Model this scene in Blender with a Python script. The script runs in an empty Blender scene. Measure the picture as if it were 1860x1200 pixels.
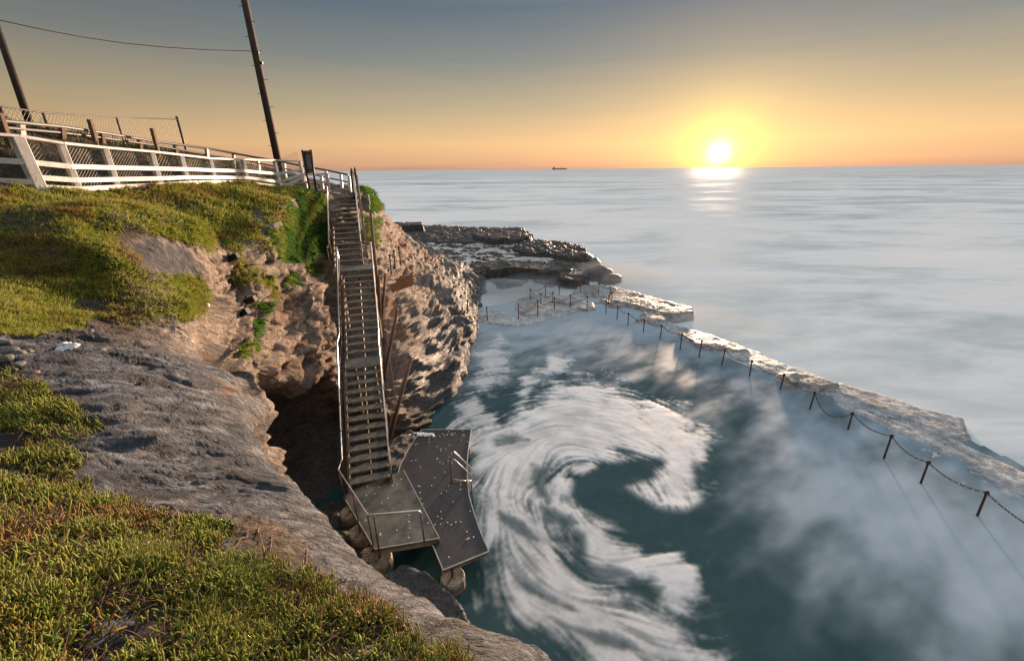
import bpy, math, random
import numpy as np
from mathutils import Vector, Matrix
SC = bpy.context.scene
COL = SC.collection
R = math.radians
rng = np.random.default_rng(7)
random.seed(7)

# ------------------------------------------------------------------ camera
CAMZ = 9.0
cam = bpy.data.cameras.new('camera')
cam_ob = bpy.data.objects.new('camera', cam)
COL.objects.link(cam_ob)
cam.lens = 14.0
cam.sensor_width = 36.0
cam.clip_start = 0.05
cam.clip_end = 60000
CAMM = Matrix.Translation((0, 0, CAMZ)) @ Matrix.Rotation(R(90 - 22.0), 4, 'X') @ Matrix.Rotation(R(-0.5), 4, 'Z')
cam_ob.matrix_world = CAMM
SC.camera = cam_ob
FPX = 14.0 / 36.0 * 1860
CR = np.array(CAMM.to_3x3())

# ------------------------------------------------------------------ sky and sun
SUN_AZ, SUN_EL = 25.6, 2.6
w = bpy.data.worlds.new('World')
SC.world = w
w.use_nodes = True
nt = w.node_tree
nt.nodes.clear()
N = nt.nodes.new
L = nt.links.new
out = N('ShaderNodeOutputWorld')
sky = N('ShaderNodeTexSky')
sky.sky_type = 'NISHITA'
sky.sun_disc = False
sky.sun_elevation = R(SUN_EL)
sky.sun_rotation = R(SUN_AZ)
sky.air_density = 1.0
sky.dust_density = 1.2
sky.ozone_density = 1.0
bg1 = N('ShaderNodeBackground')
bg1.inputs[1].default_value = 0.05
hsv = N('ShaderNodeHueSaturation')
hsv.inputs['Saturation'].default_value = 0.9
hsv.inputs['Value'].default_value = 0.10
L(sky.outputs[0], hsv.inputs['Color'])
L(hsv.outputs[0], bg1.inputs[0])
tc = N('ShaderNodeTexCoord')
sep = N('ShaderNodeSeparateXYZ')
L(tc.outputs['Generated'], sep.inputs[0])
asn = N('ShaderNodeMath'); asn.operation = 'ARCSINE'
L(sep.outputs[2], asn.inputs[0])
mr = N('ShaderNodeMapRange')
mr.inputs[1].default_value = R(-2.0)
mr.inputs[2].default_value = R(70.0)
bn = N('ShaderNodeTexNoise'); bn.inputs['Scale'].default_value = 1.0; bn.inputs['Detail'].default_value = 6
bmp = N('ShaderNodeMapping'); bmp.inputs['Scale'].default_value = (5, 5, 90)
L(tc.outputs['Generated'], bmp.inputs[0]); L(bmp.outputs[0], bn.inputs[0])
bma = N('ShaderNodeMath'); bma.operation = 'MULTIPLY_ADD'; bma.inputs[1].default_value = .022
L(bn.outputs[0], bma.inputs[0]); L(asn.outputs[0], bma.inputs[2])
bsb = N('ShaderNodeMath'); bsb.operation = 'SUBTRACT'; bsb.inputs[1].default_value = .011
L(bma.outputs[0], bsb.inputs[0]); L(bsb.outputs[0], mr.inputs[0])
ramp = N('ShaderNodeValToRGB')
def ramp_set(rp, stops):
    e = rp.color_ramp.elements
    while len(e) > 1:
        e.remove(e[-1])
    e[0].position, e[0].color = stops[0][0], (*stops[0][1], 1)
    for p, c in stops[1:]:
        q = e.new(p); q.color = (*c, 1)
def el(d):
    return (d + 2.0) / 72.0
ramp_set(ramp, [(el(-2), (.42, .24, .16)), (el(0.0), (.46, .27, .19)), (el(0.9), (.62, .35, .20)), (el(3), (.70, .44, .22)), (el(7), (.42, .335, .21)),
                (el(12), (.195, .205, .192)), (el(17), (.092, .130, .165)), (el(26), (.20, .26, .315)), (el(43), (.54, .62, .69)), (el(68), (.92, .99, 1.06))])  # stops above the view brightened as fill light for sea and land
L(mr.outputs[0], ramp.inputs[0])
bg2 = N('ShaderNodeBackground')
bg2.inputs[1].default_value = 0.49
sh_ = N('ShaderNodeVectorMath'); sh_.operation = 'DOT_PRODUCT'
L(tc.outputs['Generated'], sh_.inputs[0]); sh_.inputs[1].default_value = (math.sin(R(SUN_AZ)), math.cos(R(SUN_AZ)), 0)
az = N('ShaderNodeMapRange'); az.inputs[1].default_value = .05; az.inputs[2].default_value = 1.0; az.inputs[3].default_value = .60; az.inputs[4].default_value = 1.04
L(sh_.outputs['Value'], az.inputs[0])
azm = N('ShaderNodeVectorMath'); azm.operation = 'SCALE'
L(ramp.outputs[0], azm.inputs[0]); L(az.outputs[0], azm.inputs['Scale'])
L(azm.outputs[0], bg2.inputs[0])
# glow and disc of the rising sun
SUNV = Vector((math.sin(R(SUN_AZ)) * math.cos(R(1.65)), math.cos(R(SUN_AZ)) * math.cos(R(1.65)), math.sin(R(1.65))))
dt = N('ShaderNodeVectorMath'); dt.operation = 'DOT_PRODUCT'
nrm = N('ShaderNodeVectorMath'); nrm.operation = 'NORMALIZE'
L(tc.outputs['Generated'], nrm.inputs[0])
L(nrm.outputs[0], dt.inputs[0])
dt.inputs[1].default_value = SUNV
ac = N('ShaderNodeMath'); ac.operation = 'ARCCOSINE'
L(dt.outputs['Value'], ac.inputs[0])
gr = N('ShaderNodeMapRange'); gr.inputs[2].default_value = R(26.0)
L(ac.outputs[0], gr.inputs[0])
glow = N('ShaderNodeValToRGB')
def gl(d):
    return d / 26.0
ramp_set(glow, [(0, (9, 8, 5)), (gl(0.35), (5, 4.3, 2.4)), (gl(0.8), (1.0, .75, .22)), (gl(2.2), (.50, .38, .03)), (gl(3.6), (.24, .19, .0)),
                (gl(5.5), (.11, .075, .0)), (gl(8), (.05, .03, .0)), (gl(12), (.025, .012, .0)), (gl(18), (.01, .004, .0)), (1, (0, 0, 0))])
glow.color_ramp.interpolation = 'B_SPLINE'
L(gr.outputs[0], glow.inputs[0])
bg3 = N('ShaderNodeBackground')
bg3.inputs[1].default_value = 0.6
L(glow.outputs[0], bg3.inputs[0])
a1 = N('ShaderNodeAddShader'); a2 = N('ShaderNodeAddShader')
L(bg1.outputs[0], a1.inputs[0]); L(bg2.outputs[0], a1.inputs[1])
L(a1.outputs[0], a2.inputs[0]); L(bg3.outputs[0], a2.inputs[1])
L(a2.outputs[0], out.inputs[0])

sun = bpy.data.lights.new('sun', 'SUN')
sun.energy = 5.0
sun.angle = R(4.5)
sun.color = (1.0, .69, .46)
sun_ob = bpy.data.objects.new('sun', sun)
COL.objects.link(sun_ob)
sdir = Vector((math.sin(R(SUN_AZ)) * math.cos(R(SUN_EL)), math.cos(R(SUN_AZ)) * math.cos(R(SUN_EL)), math.sin(R(SUN_EL))))
sun_ob.rotation_euler = sdir.to_track_quat('Z', 'Y').to_euler()
sun_ob.location = (20, 40, 30)
SC.view_settings.view_transform = 'Standard'
SC.view_settings.look = 'None'
SC.view_settings.exposure = 1.35
SC.view_settings.gamma = 1.0

# ------------------------------------------------------------------ maths helpers
def ray(px, py):
    return CR @ np.array([(px - 930) / FPX, -(py - 600) / FPX, -1.0])
def at(px, py, Y=None, z=None, x=None):
    d = ray(px, py)
    if Y is not None: s = Y / d[1]
    elif z is not None: s = (z - CAMZ) / d[2]
    else: s = x / d[0]
    return np.array([d[0] * s, d[1] * s, CAMZ + d[2] * s])
def project(P):
    q = (P - np.array([0, 0, CAMZ])) @ CR
    zc = np.minimum(q[:, 2], -1e-3)
    return np.stack([930 - q[:, 0] / zc * FPX, 600 + q[:, 1] / zc * FPX], 1), -q[:, 2]

_perm = rng.permutation(256)
_perm = np.concatenate([_perm, _perm, _perm])
_grad = rng.normal(size=(256, 3))
_grad /= np.linalg.norm(_grad, axis=1)[:, None]
_grad = _grad.astype(np.float32)
def pn(P):
    P = np.asarray(P, np.float32)
    i = np.floor(P).astype(np.int32)
    f = P - i
    u = f * f * f * (f * (f * 6 - 15) + 10)
    i &= 255
    r = np.zeros(len(P), np.float32)
    for dx in (0, 1):
        wx = u[:, 0] if dx else 1 - u[:, 0]
        a = _perm[i[:, 0] + dx]
        for dy in (0, 1):
            wy = u[:, 1] if dy else 1 - u[:, 1]
            b = _perm[a + ((i[:, 1] + dy) & 255)]
            for dz in (0, 1):
                wz = u[:, 2] if dz else 1 - u[:, 2]
                h = _perm[b + ((i[:, 2] + dz) & 255)]
                g = _grad[h]
                r += wx * wy * wz * (g[:, 0] * (f[:, 0] - dx) + g[:, 1] * (f[:, 1] - dy) + g[:, 2] * (f[:, 2] - dz))
    return r * 1.5
def fbm(P, octs=4, sc=1.0, gain=.5, off=0.0):
    P = np.asarray(P) * sc + off
    a, r = 1.0, 0
    for k in range(octs):
        r = r + a * pn(P)
        P = P * 2.03 + 11.7
        a *= gain
    return r
def ridge(P, octs=4, sc=1.0, off=0.0):
    P = np.asarray(P) * sc + off
    a, r = 1.0, 0
    for k in range(octs):
        r = r + a * (1 - 2 * np.abs(pn(P)))
        P = P * 2.1 + 5.3
        a *= .5
    return r / 2
def ss(a, b, x):
    t = np.clip((x - a) / (b - a), 0, 1)
    return t * t * (3 - 2 * t)
def sdpoly(Q, poly):
    """signed distance of the points Q to a polygon, positive inside"""
    poly = np.asarray(poly, float)
    d = np.full(len(Q), 1e18)
    ins = np.zeros(len(Q), bool)
    n = len(poly)
    for k in range(n):
        a, b = poly[k], poly[(k + 1) % n]
        e = b - a
        wv = Q - a
        t = np.clip((wv @ e) / max(e @ e, 1e-9), 0, 1)
        d = np.minimum(d, ((wv - t[:, None] * e) ** 2).sum(1))
        c = (a[1] > Q[:, 1]) != (b[1] > Q[:, 1])
        xx = a[0] + (Q[:, 1] - a[1]) / (e[1] if abs(e[1]) > 1e-9 else 1e-9) * e[0]
        ins ^= c & (Q[:, 0] < xx)
    d = np.sqrt(d)
    return np.where(ins, d, -d)
def hermite(ts, P, t):
    """non-uniform cubic through the rows of P (K, ...) at parameters ts, sampled at t"""
    ts = np.asarray(ts, float)
    K = len(ts)
    m = np.zeros_like(P)
    h = np.diff(ts)
    dl = np.diff(P, axis=0) / h.reshape(-1, *([1] * (P.ndim - 1)))
    m[0], m[-1] = dl[0], dl[-1]
    for k in range(1, K - 1):
        m[k] = (dl[k - 1] * h[k] + dl[k] * h[k - 1]) / (h[k - 1] + h[k])
    i = np.clip(np.searchsorted(ts, t, 'right') - 1, 0, K - 2)
    s = ((t - ts[i]) / h[i])
    sh = (-1, *([1] * (P.ndim - 1)))
    s = s.reshape(sh); hh = h[i].reshape(sh)
    s2, s3 = s * s, s * s * s
    return P[i] * (2 * s3 - 3 * s2 + 1) + m[i] * hh * (s3 - 2 * s2 + s) + P[i + 1] * (-2 * s3 + 3 * s2) + m[i + 1] * hh * (s3 - s2)

# ------------------------------------------------------------------ object helpers
ORG = {}
def tag(o, label=None, cat=None, group=None, kind=None):
    if label: o['label'] = label
    if cat: o['category'] = cat
    if group: o['group'] = group
    if kind: o['kind'] = kind
    return o
def thing(name, label, cat, loc, group=None):
    o = bpy.data.objects.new(name, None)
    o.empty_display_size = .1
    COL.objects.link(o)
    o.location = loc
    ORG[o.name] = np.array(loc, float)
    return tag(o, label, cat, group)
def link(name, me, parent=None, loc=None):
    o = bpy.data.objects.new(name, me)
    COL.objects.link(o)
    if parent is not None:
        o.parent = parent
        ORG[o.name] = ORG[parent.name]
    if loc is not None:
        o.location = loc
    return o
def mesh_np(name, V, F, mat, smooth=True, cols=None, attrs=None):
    V = np.ascontiguousarray(V, np.float32)
    F = np.ascontiguousarray(F, np.int32)
    k = F.shape[1]
    me = bpy.data.meshes.new(name)
    me.vertices.add(len(V)); me.vertices.foreach_set('co', V.ravel())
    me.loops.add(F.size); me.loops.foreach_set('vertex_index', F.ravel())
    me.polygons.add(len(F)); me.polygons.foreach_set('loop_start', np.arange(0, F.size, k, dtype=np.int32))
    me.update(calc_edges=True)
    if smooth: me.polygons.foreach_set('use_smooth', np.ones(len(F), bool))
    if cols is not None:
        a = me.color_attributes.new('col', 'FLOAT_COLOR', 'POINT')
        c = np.ones((len(V), 4), np.float32); c[:, :3] = cols
        a.data.foreach_set('color', c.ravel())
    for n_, v_ in (attrs or {}).items():
        a = me.attributes.new(n_, 'FLOAT', 'POINT')
        a.data.foreach_set('value', np.ascontiguousarray(v_, np.float32))
    me.materials.append(mat)
    me.validate()
    return me
def grid_faces(nu, nv):
    i = np.arange(nu * nv).reshape(nu, nv)
    return np.stack([i[:-1, :-1], i[1:, :-1], i[1:, 1:], i[:-1, 1:]], -1).reshape(-1, 4)
class MB:
    def __init__(s): s.v, s.f = [], []
    def add(s, V, F):
        b = len(s.v)
        s.v += [tuple(map(float, p)) for p in V]
        s.f += [tuple(b + i for i in f) for f in F]
        return s
    def frame(s, p, q, up=(0, 0, 1)):
        p, q = np.asarray(p, float), np.asarray(q, float)
        d = q - p; d = d / max(np.linalg.norm(d), 1e-9)
        u = np.asarray(up, float)
        if abs(d @ u) > .98: u = np.array([0, 1., 0])
        a = np.cross(d, u); a /= np.linalg.norm(a)
        return d, a, np.cross(a, d)
    def bar(s, p, q, wd, ht, up=(0, 0, 1)):
        p, q = np.asarray(p, float), np.asarray(q, float)
        d, a, b = s.frame(p, q, up)
        c = [(-1, -1), (1, -1), (1, 1), (-1, 1)]
        V = [p + a * i * wd / 2 + b * j * ht / 2 for i, j in c] + [q + a * i * wd / 2 + b * j * ht / 2 for i, j in c]
        return s.add(V, [(3, 2, 1, 0), (4, 5, 6, 7), (0, 1, 5, 4), (1, 2, 6, 5), (2, 3, 7, 6), (3, 0, 4, 7)])
    def box(s, c, size, rz=0):
        c = np.asarray(c, float); cx, sx = math.cos(rz), math.sin(rz)
        V = []
        for k in (-1, 1):
            for i, j in ((-1, -1), (1, -1), (1, 1), (-1, 1)):
                x, y = i * size[0] / 2, j * size[1] / 2
                V.append(c + (x * cx - y * sx, x * sx + y * cx, k * size[2] / 2))
        return s.add(V, [(3, 2, 1, 0), (4, 5, 6, 7), (0, 1, 5, 4), (1, 2, 6, 5), (2, 3, 7, 6), (3, 0, 4, 7)])
    def tube(s, pts, r, n=8, cap=True):
        pts = [np.asarray(p, float) for p in pts]
        rs = r if isinstance(r, (list, tuple)) else [r] * len(pts)
        V, F = [], []
        prev = None
        for k, p in enumerate(pts):
            t = (pts[min(k + 1, len(pts) - 1)] - pts[max(k - 1, 0)])
            t = t / max(np.linalg.norm(t), 1e-9)
            if prev is None:
                u = np.array([0, 0, 1.]) if abs(t[2]) < .9 else np.array([0, 1., 0])
                a = np.cross(t, u)
            else:
                a = prev - t * (prev @ t)
            a /= max(np.linalg.norm(a), 1e-9); prev = a
            b = np.cross(t, a)
            for j in range(n):
                an = 2 * math.pi * j / n
                V.append(p + (a * math.cos(an) + b * math.sin(an)) * rs[k])
        for k in range(len(pts) - 1):
            for j in range(n):
                F.append((k * n + j, k * n + (j + 1) % n, (k + 1) * n + (j + 1) % n, (k + 1) * n + j))
        if cap:
            F.append(tuple(range(n))[::-1]); F.append(tuple((len(pts) - 1) * n + j for j in range(n)))
        return s.add(V, F)
    def prism(s, poly, z0, z1):
        n = len(poly)
        V = [(p[0], p[1], z0) for p in poly] + [(p[0], p[1], z1) for p in poly]
        ar = sum(poly[k][0] * poly[(k + 1) % n][1] - poly[(k + 1) % n][0] * poly[k][1] for k in range(n))
        idx = list(range(n)) if ar > 0 else list(range(n))[::-1]
        F = [tuple(idx[::-1]), tuple(n + i for i in idx)]
        for k in range(n):
            a, b = idx[k], idx[(k + 1) % n]
            F.append((a, b, n + b, n + a))
        return s.add(V, F)
    def lathe(s, c, prof, n=14):
        V, F = [], []
        for r, z in prof:
            for j in range(n):
                an = 2 * math.pi * j / n
                V.append((c[0] + r * math.cos(an), c[1] + r * math.sin(an), c[2] + z))
        for k in range(len(prof) - 1):
            for j in range(n):
                F.append((k * n + j, k * n + (j + 1) % n, (k + 1) * n + (j + 1) % n, (k + 1) * n + j))
        F.append(tuple(range(n))[::-1]); F.append(tuple((len(prof) - 1) * n + j for j in range(n)))
        return s.add(V, F)
    def mesh(s, name, mat, org=(0, 0, 0), smooth=False, bevel=0):
        me = bpy.data.meshes.new(name)
        o = np.asarray(org, float)
        me.from_pydata([tuple(np.asarray(p) - o) for p in s.v], [], s.f)
        me.materials.append(mat)
        if bevel:
            import bmesh
            bm = bmesh.new(); bm.from_mesh(me)
            bmesh.ops.bevel(bm, geom=bm.edges[:], offset=bevel, segments=1, affect='EDGES')
            bm.to_mesh(me); bm.free()
        if smooth:
            me.polygons.foreach_set('use_smooth', [True] * len(me.polygons))
        me.update()
        return me
    def build(s, name, mat, parent=None, smooth=False, bevel=0):
        org = ORG[parent.name] if parent is not None else (0, 0, 0)
        return link(name, s.mesh(name, mat, org, smooth, bevel), parent)
    def build_thing(s, name, mat, loc, label, cat, group=None, smooth=False, bevel=0):
        o = link(name, s.mesh(name, mat, loc, smooth, bevel), None, loc)
        ORG[o.name] = np.array(loc, float)
        return tag(o, label, cat, group)

# ------------------------------------------------------------------ materials
def new_mat(name):
    m = bpy.data.materials.new(name)
    m.use_nodes = True
    return m, m.node_tree, m.node_tree.nodes['Principled BSDF']
def simple(name, c1, c2=None, rough=.6, metal=0, scale=8, bump=.1, bscale=40, stretch=(1, 1, 1), wear=None):
    m, t, p = new_mat(name)
    n = t.nodes.new; l = t.links.new
    p.inputs['Roughness'].default_value = rough
    p.inputs['Metallic'].default_value = metal
    co = n('ShaderNodeTexCoord'); mp = n('ShaderNodeMapping'); mp.inputs['Scale'].default_value = stretch
    l(co.outputs['Object'], mp.inputs[0])
    tx = n('ShaderNodeTexNoise'); tx.inputs['Scale'].default_value = scale; tx.inputs['Detail'].default_value = 6
    tx.inputs['Roughness'].default_value = .65
    l(mp.outputs[0], tx.inputs[0])
    rp = n('ShaderNodeValToRGB')
    c2 = c2 or tuple(v * .6 for v in c1)
    st = [(.32, c2), (.62, c1)]
    if wear: st = [(.28, wear), (.42, c2), (.65, c1)]
    ramp_set(rp, st)
    l(tx.outputs[0], rp.inputs[0]); l(rp.outputs[0], p.inputs['Base Color'])
    bx = n('ShaderNodeTexNoise'); bx.inputs['Scale'].default_value = bscale; bx.inputs['Detail'].default_value = 4
    l(mp.outputs[0], bx.inputs[0])
    bp = n('ShaderNodeBump'); bp.inputs['Strength'].default_value = bump; bp.inputs['Distance'].default_value = .02
    l(bx.outputs[0], bp.inputs['Height']); l(bp.outputs[0], p.inputs['Normal'])
    return m
M = {}
M['white_paint'] = simple('white_paint', (.78, .74, .72), (.60, .55, .50), .5, scale=5, bump=.15, wear=(.34, .29, .22))
M['grey_paint'] = simple('grey_paint', (.11, .108, .11), (.07, .068, .068), .5, wear=(.2, .14, .1))
M['dark_steel'] = simple('dark_steel', (.045, .04, .038), (.02, .018, .016), .5, metal=.3)
M['rust'] = simple('rust', (.10, .045, .025), (.035, .02, .015), .8, scale=30)
M['galv'] = simple('galvanised_steel', (.62, .60, .60), (.40, .38, .37), .28, metal=.9, scale=20, bump=.05)
M['timber_dark'] = simple('dark_timber', (.085, .06, .045), (.035, .025, .02), .85, scale=6, stretch=(4, 4, .5), bump=.4)
M['timber_brown'] = simple('brown_timber', (.20, .125, .075), (.10, .06, .035), .8, scale=6, stretch=(4, 4, .5), bump=.4)
M['concrete'] = simple('weathered_concrete', (.30, .28, .245), (.14, .13, .11), .6, scale=5, bump=.5, bscale=30, wear=(.07, .06, .04))
M['tread'] = simple('tread_concrete', (.20, .19, .165), (.115, .105, .08), .62, scale=7, bump=.3, bscale=60, wear=(.05, .042, .025))
M['deck_light'] = simple('worn_grey_deck', (.19, .18, .145), (.09, .08, .055), .42, scale=2.2, bump=.3, bscale=80, wear=(.035, .032, .02))
M['deck_dark'] = simple('dark_rubber_deck', (.040, .037, .038), (.022, .021, .022), .42, scale=2.5, bump=.35, bscale=90)
M['trim'] = simple('pale_trim', (.55, .53, .50), (.35, .33, .30), .45)
M['bolt'] = simple('white_bolt', (.8, .8, .78), (.7, .7, .68), .4)
M['sign_back'] = simple('sign_back_metal', (.20, .21, .23), (.12, .125, .135), .4, metal=.5)
M['cloth'] = simple('white_cloth', (.62, .64, .66), (.42, .44, .47), .9)
M['black_plastic'] = simple('black_plastic', (.015, .015, .015), (.01, .01, .01), .4)
M['pebble'] = simple('grey_pebble', (.12, .11, .095), (.06, .057, .05), .7, scale=9, bump=.3)
M['pebble_orange'] = simple('orange_pebble', (.34, .15, .07), (.2, .09, .05), .7, scale=9)
M['brick'] = simple('orange_brick', (.50, .22, .10), (.26, .12, .065), .85, scale=14, bump=.6, wear=(.06, .045, .04))
M['ship'] = simple('ship_paint', (.10, .075, .08), (.08, .06, .065), .7)
M['rust_brown'] = simple('brown_steel', (.13, .085, .055), (.06, .042, .03), .6, metal=.2, scale=12)
M['galv_dull'] = simple('dull_wire', (.24, .22, .20), (.16, .15, .135), .6, metal=.3)
M['boulder'] = simple('boulder_rock', (.15, .12, .10), (.06, .05, .045), .55, scale=2.5, bump=1, bscale=9)
M['sky_painted_water'] = simple('sky_painted_water', (.72, .70, .66), (.55, .54, .51), .2, bump=.02, bscale=3)  # bright sky reflection painted into the pale base, along with a white film
M['twig'] = simple('dry_twig', (.20, .10, .055), (.09, .045, .03), .85)

def rock_mat(name, fine=14.0, bump=.9, streak=(1, 1, 1), bed=(2, 8, 6)):
    m, t, p = new_mat(name)
    n = t.nodes.new; l = t.links.new
    at_ = n('ShaderNodeAttribute'); at_.attribute_name = 'col'
    wt = n('ShaderNodeAttribute'); wt.attribute_name = 'wet'
    co = n('ShaderNodeTexCoord')
    mp = n('ShaderNodeMapping'); mp.inputs['Scale'].default_value = streak
    l(co.outputs['Object'], mp.inputs[0])
    a = n('ShaderNodeTexNoise'); a.inputs['Scale'].default_value = fine; a.inputs['Detail'].default_value = 8; a.inputs['Roughness'].default_value = .72
    l(mp.outputs[0], a.inputs[0])
    b = n('ShaderNodeTexNoise'); b.inputs['Scale'].default_value = fine * 5; b.inputs['Detail'].default_value = 5; b.inputs['Roughness'].default_value = .7
    l(mp.outputs[0], b.inputs[0])
    rp = n('ShaderNodeValToRGB'); ramp_set(rp, [(.30, (.45, .44, .44)), (.5, (.95, .95, .95)), (.68, (1.5, 1.45, 1.4))])
    l(a.outputs[0], rp.inputs[0])
    rb = n('ShaderNodeValToRGB'); ramp_set(rb, [(.32, (.62, .60, .58)), (.6, (1.15, 1.15, 1.15))])
    l(b.outputs[0], rb.inputs[0])
    m1 = n('ShaderNodeMixRGB'); m1.blend_type = 'MULTIPLY'; m1.inputs[0].default_value = 1
    l(at_.outputs['Color'], m1.inputs[1]); l(rp.outputs[0], m1.inputs[2])
    m2 = n('ShaderNodeMixRGB'); m2.blend_type = 'MULTIPLY'; m2.inputs[0].default_value = 1
    l(m1.outputs[0], m2.inputs[1]); l(rb.outputs[0], m2.inputs[2])
    l(m2.outputs[0], p.inputs['Base Color'])
    rr = n('ShaderNodeMapRange'); rr.inputs[3].default_value = .88; rr.inputs[4].default_value = .38
    l(wt.outputs['Fac'], rr.inputs[0]); l(rr.outputs[0], p.inputs['Roughness'])
    mx = n('ShaderNodeMath'); mx.operation = 'MULTIPLY_ADD'; mx.inputs[1].default_value = .35
    l(b.outputs[0], mx.inputs[0]); l(a.outputs[0], mx.inputs[2])
    mp2 = n('ShaderNodeMapping'); mp2.inputs['Rotation'].default_value = (R(8), R(-6), R(-33)); mp2.inputs['Scale'].default_value = bed
    l(co.outputs['Object'], mp2.inputs[0])
    d_ = n('ShaderNodeTexNoise'); d_.inputs['Scale'].default_value = 1.0; d_.inputs['Detail'].default_value = 9; d_.inputs['Roughness'].default_value = .68; d_.inputs['Distortion'].default_value = .5
    l(mp2.outputs[0], d_.inputs[0])
    mx3 = n('ShaderNodeMath'); mx3.operation = 'MULTIPLY_ADD'; mx3.inputs[1].default_value = 3.4
    l(d_.outputs[0], mx3.inputs[0]); l(mx.outputs[0], mx3.inputs[2])
    rd = n('ShaderNodeValToRGB'); ramp_set(rd, [(.34, (.42, .42, .44)), (.44, (.85, .85, .86)), (.52, (1, 1, 1)), (.64, (1.4, 1.38, 1.35))])
    l(d_.outputs[0], rd.inputs[0])
    m3 = n('ShaderNodeMixRGB'); m3.blend_type = 'MULTIPLY'; m3.inputs[0].default_value = .85
    l(m2.outputs[0], m3.inputs[1]); l(rd.outputs[0], m3.inputs[2]); l(m3.outputs[0], p.inputs['Base Color'])
    bp = n('ShaderNodeBump'); bp.inputs['Strength'].default_value = bump; bp.inputs['Distance'].default_value = .085
    l(mx3.outputs[0], bp.inputs['Height']); l(bp.outputs[0], p.inputs['Normal'])
    return m
M['rock'] = rock_mat('layered_rock', 11, 1.0, bed=(2.2, 9.0, 7.0))
M['reef'] = rock_mat('wet_reef_rock', 5, .8, bed=(1.5, 1.5, 8.0))
M['shelf'] = rock_mat('wet_shelf_rock', 4, .28, bed=(1.2, 1.2, 6.0))

def leaf_mat(name, trans=.45):
    m = bpy.data.materials.new(name); m.use_nodes = True
    t = m.node_tree; t.nodes.clear()
    n = t.nodes.new; l = t.links.new
    at_ = n('ShaderNodeAttribute'); at_.attribute_name = 'col'
    p = n('ShaderNodeBsdfPrincipled'); p.inputs['Roughness'].default_value = .72
    tr = n('ShaderNodeBsdfTranslucent')
    mx = n('ShaderNodeMixShader'); mx.inputs[0].default_value = trans
    o = n('ShaderNodeOutputMaterial')
    l(at_.outputs['Color'], p.inputs['Base Color']); l(at_.outputs['Color'], tr.inputs['Color'])
    l(p.outputs[0], mx.inputs[1]); l(tr.outputs[0], mx.inputs[2]); l(mx.outputs[0], o.inputs[0])
    return m
M['leaf'] = leaf_mat('grass_blades')
M['succulent'] = leaf_mat('samphire_stems', .3)

# ------------------------------------------------------------------ the headland: height of the top
TOPC = [(75, 342, 9.2), (213, 338, 10.9), (340, 335, 13.2), (450, 333, 16.3), (505, 340, 18.4), (560, 345, 19.3),
        (0, 235, 11), (120, 248, 13), (250, 270, 16), (350, 283, 19), (430, 305, 22), (540, 325, 23), (620, 340, 21.5),
        (0, 450, 5.45), (200, 450, 6.1), (300, 450, 7.2), (330, 530, 6.35), (350, 400, 9), (430, 420, 9.7), (470, 440, 10.6), (500, 380, 14),
        (100, 380, 8), (250, 380, 9), (150, 550, 5), (0, 550, 4.3), (300, 550, 5.6), (150, 620, 4), (0, 640, 3.3), (300, 650, 4),
        (150, 750, 2.6), (300, 800, 2.5), (300, 900, 2.0), (0, 800, 2.2), (0, 1000, 1.2), (0, 1200, .8), (300, 1100, 1.1),
        (500, 1200, .95), (500, 1050, 1.3), (800, 1200, 1.0)]
TOPW = [(0, 0, 7.25), (-2, -2, 7.6), (1, -1, 6.9), (1.5, -4, 7), (-8, -2, 8.8), (-12, -4, 9.6), (-13, 5, 9.6), (-20, 0, 10.5), (-20, 14, 10.6),
        (-22, 30, 10), (-34, 10, 11.5), (-34, 45, 9), (-14, 40, 5), (-10, 32, 6.5), (-15, 26, 9.2)]
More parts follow.
